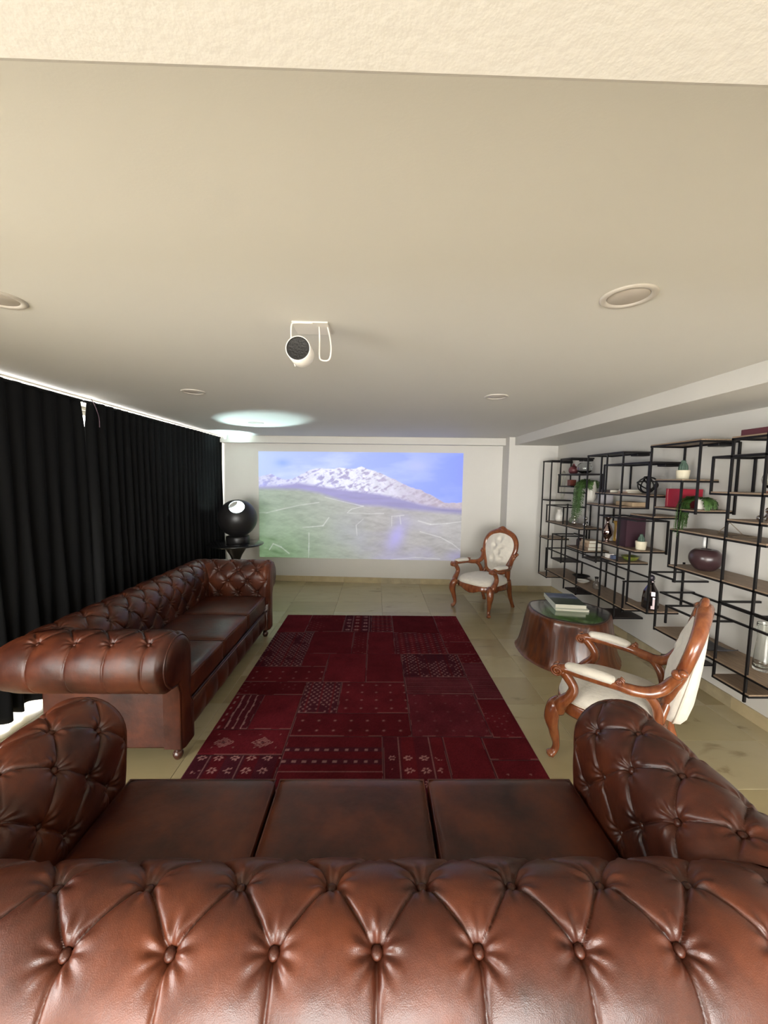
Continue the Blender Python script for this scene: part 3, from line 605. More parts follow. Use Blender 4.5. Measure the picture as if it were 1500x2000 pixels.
# ================================================================ carved armchairs
def armchair():
    T = thing('carved_armchair', '', 'armchair', (0, 0, 0), 0, 'carved armchairs upholstered in cream damask')
    # seat rail: serpentine loop
    def outline(sc=1.0, n=72):
        P = []
        for k in range(n):
            a = 2*PI*k/n; c, s = math.cos(a), math.sin(a)
            x = math.copysign(abs(c)**0.62, c); y = math.copysign(abs(s)**0.62, s)
            w = 0.285 if y > 0 else 0.285+0.065*y
            w = 0.255+0.040*(y+1)/2 if True else w
            yy = y*0.262+(0.030*(1-abs(x)**2) if y > 0.5 else 0)
            P.append((x*w*sc, yy*sc))
        return P
    o1 = outline(); n = len(o1); V = []; F = []
    for k, (x, y) in enumerate(o1):
        nx, ny = x/0.30, y/0.27; L = math.hypot(nx, ny); nx /= L; ny /= L
        zb = 0.300-0.030*math.exp(-(((abs(x)-0.0)/0.09)**2))+0.018*math.exp(-((abs(x)-0.15)/0.05)**2)
        if y < 0.1: zb = 0.305+0.01*math.sin(y*12)
        for dx, z in ((-0.034, 0.375), (-0.004, 0.385), (0.006, 0.372), (0.004, 0.345), (0.012, zb+0.014), (0.004, zb), (-0.022, zb+0.004)):
            V.append((x+nx*dx, y+ny*dx, z))
    m = 7
    for k in range(n):
        l = (k+1) % n
        for i in range(m): j = (i+1) % m; F.append((k*m+i, l*m+i, l*m+j, k*m+j))
    obj('seat_rail', mk(V, [f[::-1] for f in F], True), WOOD, T)
    # seat cushion: domed pad filling the rail
    rings = 14; V = []; F = []
    prof = [(1.0, 0.378), (1.015, 0.395), (1.0, 0.418), (0.96, 0.436), (0.88, 0.452), (0.76, 0.464), (0.6, 0.472), (0.42, 0.477), (0.22, 0.479), (0.05, 0.480)]
    for s, z in prof:
        for x, y in o1: V.append((x*s*0.975, y*s*0.975, z))
    for i in range(len(prof)-1):
        for k in range(n): l = (k+1) % n; F.append((i*n+k, i*n+l, (i+1)*n+l, (i+1)*n+k))
    F.append(tuple((len(prof)-1)*n+k for k in range(n))); F.append(tuple(range(n-1, -1, -1)))
    st = obj('seat', mk(V, F, True), CREAM, T)
    obj('seat_piping', mk(*tubev([(x*0.985, y*0.985, 0.386) for x, y in o1], 0.006, seg=8, sub=1, closed=True), smooth=True), mat('cream_piping', (0.66, 0.60, 0.50), 0.7), st)
    # legs
    for sg in (-1, 1):
        obj('leg', merge([tubev([(sg*0.262, 0.235, 0.385), (sg*0.282, 0.262, 0.345), (sg*0.292, 0.276, 0.27), (sg*0.276, 0.262, 0.17), (sg*0.262, 0.250, 0.085), (sg*0.268, 0.258, 0.040), (sg*0.284, 0.276, 0.020), (sg*0.292, 0.284, 0.010)],
              [0.034, 0.046, 0.042, 0.029, 0.021, 0.021, 0.027, 0.014], seg=14),
              tubev([(sg*0.300, 0.285, 0.360), (sg*0.312, 0.298, 0.315), (sg*0.304, 0.292, 0.272), (sg*0.286, 0.300, 0.262)], [0.006, 0.009, 0.008, 0.004], seg=8)]), WOOD, T)
        obj('leg', tube([(sg*0.205, -0.235, 0.40), (sg*0.212, -0.255, 0.30), (sg*0.216, -0.275, 0.18), (sg*0.222, -0.315, 0.07), (sg*0.226, -0.345, 0.004)], [0.036, 0.034, 0.028, 0.023, 0.024], seg=12), WOOD, T)
        # arm: support, rest, swoop to the back, with scroll and pad
        s = sg
        sup = tubev([(s*0.275, 0.245, 0.355), (s*0.296, 0.225, 0.42), (s*0.300, 0.175, 0.49), (s*0.296, 0.165, 0.54), (s*0.296, 0.195, 0.590), (s*0.298, 0.225, 0.625)], [0.040, 0.036, 0.030, 0.027, 0.028, 0.030], seg=12)
        rest = tubev([(s*0.298, 0.245, 0.640), (s*0.302, 0.19, 0.646), (s*0.306, 0.08, 0.640), (s*0.296, -0.04, 0.634), (s*0.276, -0.12, 0.622), (s*0.248, -0.185, 0.622), (s*0.226, -0.240, 0.650), (s*0.224, -0.275, 0.700), (s*0.238, -0.295, 0.735), (s*0.250, -0.300, 0.758)],
                     [0.026, 0.030, 0.028, 0.028, 0.032, 0.033, 0.031, 0.028, 0.025, 0.020], seg=12)
        low = tubev([(s*0.262, -0.150, 0.622), (s*0.232, -0.195, 0.585), (s*0.212, -0.225, 0.520), (s*0.206, -0.235, 0.44)], [0.024, 0.026, 0.026, 0.024], seg=10)
        kn = ballv((s*0.252, -0.300, 0.768), 0.028, 14, 10)
        ar = obj('arm', merge([sup, rest, low, kn]), WOOD, T); ar.location.z = -0.035
        # scroll at the front: spiral on both cheeks
        sc = [lathev([(0.0, -0.026), (0.030, -0.026), (0.034, -0.018), (0.034, 0.018), (0.030, 0.026), (0.0, 0.026)], 22)]
        c = (s*0.298, 0.252, 0.628)
        scv = [(c[0]+p[2], c[1]+p[0], c[2]+p[1]) for p in sc[0][0]]; parts = [(scv, sc[0][1])]
        for side in (-1, 1):
            sp = []
            for k in range(26): a = k*0.46; r = 0.034*(1-k/30); sp.append((c[0]+side*(0.027+0.004*k/26), c[1]+r*math.sin(a), c[2]+r*math.cos(a)))
            parts.append(tubev(sp, [0.006]*20+[0.007]*6, seg=6, sub=1))
        obj('arm_scroll', merge(parts), WOOD, ar)
        sp = []
        for k in range(18): a = k*0.5; r = 0.020*(1-k/22); sp.append((s*0.300+0.0*k, -0.060-r*math.sin(a)*1.0, 0.662+r*math.cos(a)))
        obj('arm_scroll', merge([tubev([(x+s*0.012, y, z) for x, y, z in sp], 0.006, seg=6, sub=1), tubev([(x-s*0.012, y, z) for x, y, z in sp], 0.006, seg=6, sub=1), ballv((s*0.300, -0.060, 0.660), 0.016, 12, 8, (1.2, 1, 1))]), WOOD, ar)
        pad = tubev([(s*0.304, 0.205, 0.660), (s*0.305, 0.19, 0.668), (s*0.307, 0.12, 0.670), (s*0.305, 0.03, 0.666), (s*0.300, -0.020, 0.658), (s*0.299, -0.032, 0.652)], [0.018, 0.034, 0.040, 0.040, 0.035, 0.018], seg=16, flat=(1.0, 0.68), up=(0, 0, 1))
        obj('arm_pad', mk(*pad, smooth=True), CREAM, T).location.z = -0.035
    # back: balloon frame in a raked plane
    th = math.radians(14); WK = 1.0
    def bp(u, w, n=0.0):   # u across, w up the back from z=.40, n towards the front
        w = w*WK; return (u, -0.235-math.sin(th)*w+math.cos(th)*n, 0.40+math.cos(th)*w+math.sin(th)*n)
    ctrl = [(0.135, 0.10), (0.172, 0.20), (0.215, 0.32), (0.236, 0.42), (0.225, 0.52), (0.175, 0.600), (0.095, 0.645), (0.0, 0.665)]
    loop = [(u, w) for u, w in ctrl]+[(-u, w) for u, w in reversed(ctrl[:-1])]+[(-0.075, 0.068), (0.075, 0.068)]
    rad = [0.027, 0.028, 0.030, 0.031, 0.032, 0.034, 0.038, 0.042, 0.038, 0.034, 0.032, 0.031, 0.030, 0.028, 0.027, 0.024, 0.024]
    V = tubev([bp(u, w, 0.008*math.cos(u*6)) for u, w in loop], rad, seg=14, sub=6, closed=True, flat=(1.0, 1.0))
    crest = tubev([bp(-0.13, 0.640, 0.012), bp(-0.07, 0.672, 0.016), bp(-0.03, 0.697, 0.018), bp(0, 0.712, 0.018), bp(0.03, 0.697, 0.018), bp(0.07, 0.672, 0.016), bp(0.13, 0.640, 0.012)], [0.008, 0.018, 0.020, 0.018, 0.020, 0.018, 0.008], seg=12)
    stl = [tubev([bp(s*0.150, 0.14), bp(s*0.172, 0.06), bp(s*0.196, -0.02), bp(s*0.204, -0.05)], [0.019, 0.022, 0.026, 0.028], seg=12) for s in (-1, 1)]
    bf = obj('back_frame', merge([V, crest]+stl), WOOD, T)
    for s in (-1, 1):
        obj('back_carving', mk(*tubev([bp(s*0.02, 0.668, 0.040), bp(s*0.06, 0.655, 0.044), bp(s*0.10, 0.632, 0.040), bp(s*0.085, 0.650, 0.045), bp(s*0.055, 0.668, 0.045)], [0.006, 0.009, 0.006, 0.008, 0.004], seg=8), smooth=True), WOOD, bf)
        obj('back_knob', mk(*ballv(bp(s*0.266, 0.36, 0.0), 0.022, 12, 8), smooth=True), WOOD, bf)
    obj('crest_boss', mk(*ballv(bp(0, 0.672, 0.040), 0.017, 12, 8, (1.2, 0.8, 1)), smooth=True), WOOD, bf)
    # upholstered front and rear panels (domed), front one with soft pulled buttons
    L2 = [(p[0], p[1]) for p in [(v[0], v[1]) for v in loop]]
    cl = [Vector((a, b, 0)) for a, b in loop]; ext = catmull([cl[-1]]+cl+[cl[0], cl[1]], 6)[6:-12] 
    ring = [(p.x, p.y) for p in ext]; cu, cw_ = 0.0, 0.37
    def panel(dep, n0, tf, ext_low=0.0):
        V = []; F = []; R = 16; m = len(ring)
        for i in range(R+1):
            s = 1-i/R
            for (u, w) in ring:
                uu = cu+(u-cu)*s*0.985; ww = cw_+(w-cw_)*s*0.985
                h = dep*(1-s*s)**0.55
                if tf:
                    for bu, bw in ((-0.06, 0.44), (0.06, 0.44), (0.0, 0.35), (-0.06, 0.26), (0.06, 0.26), (0, 0.53)): 
                        d = math.hypot(uu-bu, ww-bw); h -= 0.022*math.exp(-(d/0.032)**2)-0.004*math.exp(-((d-0.055)/0.02)**2)
                    h += 0.003*math.sin(uu*70)*math.exp(-(uu/0.12)**2)
                V.append(bp(uu, ww, n0+math.copysign(h, dep) if dep > 0 else n0-abs(dep)*(1-s*s)**0.55))
        for i in range(R):
            for k in range(m): l = (k+1) % m; F.append((i*m+k, i*m+l, (i+1)*m+l, (i+1)*m+k))
        return mk(V, F if dep > 0 else [f[::-1] for f in F], True)
    obj('backrest', panel(0.050, 0.002, True), CREAM, T)
    # rear cover runs down to the seat rail
    rr = []
    for k in range(40):
        a = 2*PI*k/40; c, s = math.cos(a), math.sin(a)
        w = 0.305+0.335*(math.copysign(abs(s)**0.9, s)); u = 0.208*math.copysign(abs(c)**0.75, c)*(1.0 if w > 0.2 else 0.93)
        rr.append((u, w))
    V = []; F = []; m = len(rr)
    for n0, s in ((-0.004, 1.0), (-0.026, 1.0), (-0.036, 0.965), (-0.044, 0.85), (-0.050, 0.6), (-0.052, 0.3), (-0.053, 0.02)):
        for u, w in rr: w2 = 0.305+(w-0.305)*s; V.append(bp(u*s, w2, n0*(0.7+1.9*max(0, 1-w2/0.64)) if n0 < -0.01 else n0))
    for i in range(6):
        for k in range(m): l = (k+1) % m; F.append((i*m+k, (i+1)*m+k, (i+1)*m+l, i*m+l))
    F.append(tuple(range(m))); F.append(tuple(6*m+k for k in range(m-1, -1, -1)))
    rc = obj('rear_cover', mk(V, F, True), CREAM, T)
    obj('cover_piping', mk(*tubev([bp(u, w, -0.024*(0.7+1.9*max(0, 1-w/0.64))) for u, w in rr], 0.0055, seg=8, sub=1, closed=True), smooth=True), MATS['cream_piping'], rc)
    return T
def copy_tree(o, parent=None):
    c = o.copy(); COL.objects.link(c); c.parent = parent
    for ch in list(o.children): copy_tree(ch, c)
    return c
A1 = armchair(); A1.location = (1.410, 4.95, 0); A1.rotation_euler = (0, 0, math.radians(128.9)); A1.scale = (1, 1, 0.945)
A1['label'] = 'carved mahogany armchair with cream upholstery standing by the far wall beside the projected picture'
A2 = copy_tree(A1); A2.location = (1.462, 2.245, 0); A2.rotation_euler = (0, 0, math.radians(50)); 
A2['label'] = 'carved mahogany armchair nearest the camera, seen from behind, next to the tree stump table'

# ================================================================ tree stump table with books
def stump():
    cx, cy = 1.86, 3.60; T = thing('tree_stump_table', 'low round table made from a glossy varnished tree stump with a dark green top', 'table', (cx, cy, 0))
    n = 128; H_ = 0.43; rows = 40
    th = np.linspace(0, 2*PI, n, endpoint=False); zz = np.linspace(0, 1, rows); TH, ZZ = np.meshgrid(th, zz, indexing='ij')
    lob = 0.016*np.sin(3*TH+0.6)+0.009*np.sin(5*TH+2)+0.004*np.sin(8*TH+1+ZZ)
    rid = 0.006*(fbm(TH*9, ZZ*2+3, 4, 3)-0.5)+0.0012*np.sin(TH*34+3*np.sin(ZZ*3))
    R = 0.452-0.085*ZZ**0.75+lob*(1.15-0.25*ZZ)+rid+0.018*np.exp(-ZZ/0.10)
    e = np.exp(-((1-ZZ)/0.035)); R -= 0.014*e
    P = np.stack([R*np.cos(TH), R*np.sin(TH), ZZ*H_], -1); Rt = R[:, -1]
    m = mat('stump_wood', (0.155, 0.042, 0.012), 0.28, coat=0.3, noise=0, nscale=4, col2=(0.045, 0.013, 0.007), stretch=(5, 5, 0.5), bump=0.10, bscale=14)
    trunk = obj('trunk', gridmesh(P, closeu=True), m, T)
    k = 26; s = np.linspace(1, 0.0, k); TT, SS = np.meshgrid(th, s, indexing='ij')
    RT = (Rt*0.995)[:, None]*SS; z = H_+0.002+0.006*(1-SS**6)
    P = np.stack([RT*np.cos(TT), RT*np.sin(TT), z], -1)
    xx, yy = P[..., 0], P[..., 1]
    gm = np.clip((0.225-np.hypot((xx+0.06)*0.85, (yy+0.16)*0.85)+0.05*(fbm(xx*12+5, yy*12, 4, 2)-0.5))*40, 0, 1)[..., None]
    base = np.array([0.022, 0.019, 0.022])*(0.6+0.9*fbm(TT*3, SS*22, 4, 8))[..., None]
    gr = np.array([0.050, 0.135, 0.020])*(0.55+0.9*fbm(xx*16, yy*16, 5, 6))[..., None]
    me = gridmesh(P, closeu=True); setcol(me, base*(1-gm)+gr*gm)
    obj('table_top', me, mat('stump_top', (0.03, 0.03, 0.03), 0.18, attr='Col', coat=0.7), T)
    br = obj('rim', mk(*tubev([(float(r*0.985*math.cos(a)), float(r*0.985*math.sin(a)), H_-0.002) for r, a in zip(Rt[::2], th[::2])], 0.009, seg=8, sub=1, closed=True), smooth=True), mat('stump_bark', (0.035, 0.018, 0.012), 0.4, coat=0.5), T)
stump()
def book(name, label, cat, loc, rz, w, d, h, cover, pages=(0.72, 0.70, 0.60), group=None, upright=False, tilt=0):
    T = thing(name, label, cat, loc, rz, group)
    cm = mat('cover_%s' % ''.join('%02x' % int(255*c) for c in cover), cover, 0.35)
    pm = mat('paper_pages', pages, 0.8)
    t = 0.0025
    parts = [bxv(-w/2, w/2, -d/2, d/2, 0, t), bxv(-w/2, w/2, -d/2, d/2, h-t, h), bxv(-w/2, -w/2+t, -d/2, d/2, t, h-t)]
    c = obj('cover', merge(parts, False), cm, T)
    p = obj('pages', box(-w/2+t, w/2-0.004, -d/2+0.004, d/2-0.004, t, h-t), pm, T)
    return T, c, p
def stumpbooks():
    # lower book then the photo book with a mountain cover
    z = 0.439
    rz = math.radians(-8)
    book('hardcover_book', 'white hardcover book lying under the larger photo book on the stump table', 'book', (1.895, 3.740, z), rz+math.radians(-2), 0.30, 0.40, 0.020, (0.62, 0.64, 0.56))
    T, c, p = book('photo_book', 'thick book with green and blue mountain cover, topmost on the stump table', 'book', (1.885, 3.760, z+0.0205), rz, 0.285, 0.385, 0.036, (0.60, 0.62, 0.54))
    nx, ny = 60, 80; U, Vv = np.meshgrid(np.linspace(0, 1, nx), np.linspace(0, 1, ny), indexing='ij')
    P = np.stack([-0.1415+0.283*U, -0.1915+0.383*Vv, 0.0368+0*U], -1)
    n1 = fbm(U*5, Vv*6, 5, 3); C = np.array([0.020, 0.045, 0.022])*(0.5+n1)[..., None]
    k = np.clip((Vv+0.25*(n1-0.5)-0.52)*9, 0, 1)[..., None]; C = C*(1-k)+np.array([0.055, 0.085, 0.20])*(0.4+n1)[..., None]*k
    k = np.exp(-((Vv-0.62-0.2*(n1-0.5))/0.07)**2)[..., None]*0.5; C = C*(1-k)+np.array([0.35, 0.42, 0.55])*k
    k = np.clip((Vv-0.85)*8, 0, 1)[..., None]; C = C*(1-k)+np.array([0.06, 0.12, 0.20])*k
    me = gridmesh(P[::1]); setcol(me, C); obj('cover_picture', me, mat('book_print', (0.1, 0.1, 0.1), 0.3, attr='Col', coat=0.4), T)
stumpbooks()

# ================================================================ side table and ball lamp
def side_table():
    x, y = -1.935, 5.36; T = thing('side_table', 'round black side table in the far left corner under the ball lamp', 'table', (x, y, 0))
    b = mat('black_lacquer', (0.010, 0.010, 0.011), 0.16, coat=0.5)
    obj('table_top', lathe([(0.0, 0.722), (0.34, 0.722), (0.366, 0.730), (0.372, 0.738), (0.370, 0.748), (0.360, 0.752), (0.0, 0.752)], 64), b, T)
    obj('pedestal', lathe(smoothprof([(0.22, 0.0), (0.225, 0.02), (0.19, 0.05), (0.06, 0.14), (0.042, 0.28), (0.045, 0.45), (0.07, 0.56), (0.115, 0.64), (0.15, 0.70), (0.152, 0.722)], 5), 40), mat('dark_pedestal', (0.022, 0.016, 0.014), 0.35), T)
side_table()
def ball_lamp():
    x, y, zb = -1.905, 5.36, 0.752; T = thing('ball_lamp', 'black ball lamp with round cut-outs and a white inside, glowing on the round side table', 'lamp', (x, y, zb))
    b = mat('satin_black_ball', (0.012, 0.011, 0.011), 0.38)
    obj('lamp_base', lathe([(0.0, 0.0), (0.150, 0.0), (0.155, 0.006), (0.155, 0.090), (0.148, 0.100), (0.0, 0.100)], 48), b, T)
    R = 0.257; zc = 0.345
    def shell(r0, r1):
        bm = bmesh.new(); 
        bmesh.ops.create_uvsphere(bm, u_segments=96, v_segments=64, radius=r0)
        g = bmesh.ops.create_uvsphere(bm, u_segments=96, v_segments=64, radius=r1); bmesh.ops.reverse_faces(bm, faces=list({f for v in g['verts'] for f in v.link_faces}))
        me = bpy.data.meshes.new('m'); bm.to_mesh(me); bm.free(); me.polygons.foreach_set('use_smooth', [True]*len(me.polygons)); return me
    cuts = []
    for d, sx, sy in (((0.045, -0.155, 0.165), 0.098, 0.108), ((-0.118, 0.100, 0.19), 0.080, 0.088)):
        bm = bmesh.new(); bmesh.ops.create_cone(bm, cap_ends=True, segments=72, radius1=1, radius2=1, depth=0.30); 
        bmesh.ops.scale(bm, vec=(sx, sy, 1), verts=bm.verts)
        dv = Vector(d).normalized(); bmesh.ops.transform(bm, matrix=Matrix.Translation(dv*0.26) @ dv.to_track_quat('Z', 'Y').to_matrix().to_4x4(), verts=bm.verts)
        me = bpy.data.meshes.new('cut'); bm.to_mesh(me); bm.free(); c = bpy.data.objects.new('cut', me); COL.objects.link(c); cuts.append(c)
    for nm, r0, r1, mm in (('shade', R, R-0.006, b), ('shade_lining', R-0.0065, R-0.012, mat('lamp_lining', (0.85, 0.85, 0.82), 0.6))):
        o = bpy.data.objects.new('tmp', shell(r0, r1)); COL.objects.link(o)
        for c in cuts: md = o.modifiers.new('b', 'BOOLEAN'); md.object = c; md.operation = 'DIFFERENCE'; md.solver = 'EXACT'
        dg = bpy.context.evaluated_depsgraph_get(); me = bpy.data.meshes.new_from_object(o.evaluated_get(dg)); bpy.data.objects.remove(o)
        me.materials.clear(); q = obj(nm, me, mm, T); q.location = (0, 0, zc)
    for c in cuts: bpy.data.objects.remove(c)
    bulb = obj('bulb', mk(*ballv((0, 0, 0), 0.026, 20, 12), smooth=True), mat('bulb_glass', (0.9, 0.9, 0.85), 0.3, emis=(0.85, 1.0, 0.95), es=25), T); bulb.location = (-0.09, 0.0, zc-0.16)
    obj('bulb_socket', lathe([(0.0, 0.0), (0.02, 0.0), (0.02, 0.05), (0.0, 0.05)], 20, c=(-0.09, 0.0, 0.125)), b, T)
    l = bpy.data.lights.new('lamp_light', 'POINT'); l.energy = LAMP_W; l.color = (0.70, 0.98, 1.0); l.shadow_soft_size = 0.022
    lo = bpy.data.objects.new('lamp_light', l); COL.objects.link(lo); lo.parent = T; lo.location = (-0.09, 0.0, zc-0.12)
LAMP_W = 190
ball_lamp()

# ================================================================ ceiling projector
def projector():
    T = thing('ceiling_projector', 'white cylindrical projector with black end hanging under the ceiling in a wire stand', 'projector', (-0.312, 1.78, HC))
    w = mat('projector_white', (0.80, 0.76, 0.70), 0.45)
    # body axis: black end towards the camera, other end pointing down and to the wall
    p0 = Vector((-0.011, -0.170, -0.130)); p1 = Vector((-0.008, -0.075, -0.133)); ax = (p1-p0).normalized(); q = ax.to_track_quat('Z', 'Y').to_matrix().to_4x4(); L = (p1-p0).length; r = 0.050
    Mx = Matrix.Translation(p0) @ q
    def tr(vf): return [tuple(Mx @ Vector(p)) for p in vf[0]], vf[1]
    obj('projector_body', mk(*tr(lathev([(r-0.004, 0.004), (r-0.003, 0.0), (r, 0.002), (r, L-0.01), (r-0.004, L), (r-0.02, L+0.001)], 48, cap=False)), smooth=True), w, T)
    obj('rear_grille', mk(*tr(lathev([(0.0, 0.006), (r-0.010, 0.006), (r-0.0035, 0.003), (r-0.0035, 0.02), (0, 0.02)], 48)), smooth=True), mat('grille_black', (0.012, 0.011, 0.010), 0.5, bump=0.4, bscale=150), T)
    obj('lens', mk(*tr(lathev([(0.0, L-0.004), (r-0.018, L-0.004), (r-0.018, L+0.001)], 32)), smooth=True), mat('lens_glass', (0.10, 0.10, 0.22), 0.05, emis=(0.55, 0.55, 1.0), es=1.5), T)
    wire = [(-0.050, -0.02, -0.002), (-0.056, -0.02, -0.03), (-0.058, 0.0, -0.15), (-0.050, 0.02, -0.165)]
    s1 = tubev([(0.038, -0.10, -0.006), (-0.030, -0.10, -0.006), (-0.052, -0.09, -0.012), (-0.060, -0.06, -0.060), (-0.062, -0.02, -0.120), (-0.056, 0.0, -0.155)], 0.0036, seg=8)
    s2 = tubev([(0.058, -0.060, -0.004), (0.060, -0.060, -0.06), (0.058, -0.052, -0.12), (0.066, -0.050, -0.140), (0.098, -0.050, -0.138), (0.108, -0.055, -0.10), (0.104, -0.060, -0.05), (0.094, -0.060, -0.006)], 0.0036, seg=8)
    obj('wire_stand', merge([s1, s2]), w, T)
    obj('ceiling_plate', box(-0.05, 0.10, -0.105, 0.03, -0.006, 0.0, bev=0.002), w, T)
    l = bpy.data.lights.new('projector_spill', 'SPOT'); l.energy = 0.15; l.color = (0.75, 0.78, 1.0); l.spot_size = math.radians(60); l.shadow_soft_size = 0.02
    lo = bpy.data.objects.new('projector_spill', l); COL.objects.link(lo); lo.parent = T; lo.location = p1+ax*0.03; lo.rotation_euler = (Vector((-0.27, 6.1, 1.2))-(Vector((-0.312, 1.78, HC))+p1)).to_track_quat('-Z', 'Y').to_euler()
projector()
# ================================================================ wall shelves (metres; F front, B back)
U1 = [('V', 2.37, 5.522, 1.939, 0.335), ('V', 2.37, 5.268, 1.914, 0.332), ('S', 5.531, 5.271, 1.94, 'k'), ('S', 5.504, 5.257, 1.402, 'k'), ('S', 5.53, 5.26, 0.867, 'w'), ('S', 5.514, 5.265, 0.337, 'w'), ('V', 2.37, 5.007, 1.942, 1.6), ('V', 2.645, 5.29, 1.954, 1.606), ('S', 5.007, 4.743, 1.945, 'k'), ('S', 4.983, 4.717, 1.6, 'k'), ('V', 2.37, 5.041, 1.745, 1.519), ('V', 2.37, 4.528, 1.739, 1.53), ('S', 5.056, 4.529, 1.749, 'k'), ('D', 5.031, 1.519), ('D', 4.528, 1.53), ('L', 2.37, 5.031, 4.527, 1.519), ('V', 2.645, 4.533, 1.749, 1.395), ('V', 2.37, 5.353, 1.338, 1.102), ('V', 2.37, 4.871, 1.337, 1.108), ('L', 2.37, 5.362, 4.858, 1.338), ('D', 5.354, 1.338), ('D', 4.858, 1.338), ('L', 2.645, 5.352, 4.884, 1.342), ('V', 2.37, 4.47, 1.101, 0.332), ('S', 5.346, 4.471, 1.106, 'w'), ('V', 2.37, 5.14, 0.963, 0.632), ('V', 2.37, 4.874, 0.97, 0.629), ('L', 2.37, 5.14, 4.873, 0.963), ('D', 5.14, 0.963), ('D', 4.874, 0.97), ('L', 2.645, 5.104, 4.847, 0.977), ('S', 5.127, 4.889, 0.634, 'k'), ('S', 4.739, 4.332, 0.862, 'w'), ('S', 4.347, 4.126, 0.805, 'k'), ('V', 2.37, 4.77, 1.382, 0.327), ('S', 4.72, 4.469, 0.338, 'k'), ('V', 2.645, 4.744, 1.368, 0.922), ('V', 2.645, 4.808, 1.158, 0.768), ('L', 2.37, 5.311, 3.609, 0.741), ('D', 5.311, 0.741), ('D', 3.607, 0.718), ('L', 2.645, 5.286, 3.613, 0.746), ('S', 5.284, 3.571, 0.444, 'w'), ('V', 2.37, 5.311, 0.741, 0.437), ('V', 2.37, 3.603, 0.719, 0.426), ('V', 2.645, 4.869, 0.637, 0.322), ('V', 2.645, 4.345, 0.737, 0.456)]
U2 = [('V', 2.37, 4.356, 1.943, 0.797), ('V', 2.37, 4.091, 1.927, 0.8), ('V', 2.37, 3.992, 1.943, 0.314), ('V', 2.37, 3.73, 1.945, 0.309), ('V', 2.645, 4.025, 1.828, 1.599), ('V', 2.37, 4.035, 1.834, 1.536), ('V', 2.37, 3.363, 1.827, 1.435), ('S', 4.362, 3.735, 1.949, 'k'), ('S', 4.326, 3.734, 1.41, 'w'), ('S', 4.035, 3.37, 1.834, 'k'), ('S', 4.165, 3.365, 1.537, 'w'), ('S', 4.063, 3.47, 1.312, 'r'), ('S', 4.061, 3.475, 1.022, 'w'), ('V', 2.645, 3.456, 1.311, 1.015), ('V', 2.645, 4.275, 1.366, 1.216), ('S', 3.979, 3.694, 0.868, 'w'), ('S', 3.977, 3.71, 0.319, 'k'), ('S', 3.541, 3.275, 0.522, 'w'), ('V', 2.37, 3.547, 1.014, 0.52), ('S', 3.56, 3.265, 1.356, 'w')]
U3 = [('V', 2.37, 3.346, 1.967, 1.44), ('V', 2.37, 3.266, 1.673, 0.529), ('V', 2.37, 2.837, 1.954, 1.435), ('V', 2.37, 2.988, 1.666, 0.88), ('V', 2.645, 3.327, 1.961, 1.676), ('V', 2.645, 2.821, 1.958, 1.437), ('S', 3.352, 2.836, 1.968, 'w'), ('S', 3.252, 2.844, 1.443, 'w'), ('S', 3.266, 2.984, 1.673, 'w'), ('L', 2.37, 3.261, 3.0, 0.893), ('D', 3.261, 0.893), ('D', 2.998, 0.879), ('V', 2.37, 2.719, 1.84, 1.588), ('S', 2.719, 2.277, 1.84, 'k'), ('S', 2.713, 2.253, 1.586, 'w'), ('V', 2.645, 2.692, 1.829, 1.6), ('V', 2.37, 2.573, 1.953, 0.316), ('V', 2.37, 2.341, 1.969, 0.273), ('S', 2.576, 2.259, 1.954, 'w'), ('S', 2.572, 2.302, 1.406, 'w'), ('S', 3.06, 2.296, 1.28, 'w'), ('V', 2.37, 3.06, 1.276, 0.987), ('S', 3.055, 2.225, 0.988, 'w'), ('V', 2.645, 3.04, 1.269, 1.041), ('V', 2.645, 3.243, 0.976, 0.616), ('D', 2.569, 0.851), ('L', 2.37, 2.569, 2.212, 0.848), ('D', 2.292, 0.843), ('D', 3.12, 0.754), ('L', 2.37, 3.12, 2.203, 0.754), ('L', 2.645, 3.139, 2.468, 0.747), ('V', 2.37, 3.166, 0.74, 0.425), ('S', 3.153, 2.172, 0.431, 'w'), ('S', 2.574, 2.314, 0.315, 'w'), ('S', 3.057, 2.892, 0.242, 'k'), ('V', 2.37, 3.049, 0.664, 0.527), ('L', 2.37, 3.049, 2.748, 0.664), ('D', 3.049, 0.664), ('D', 2.747, 0.648)]

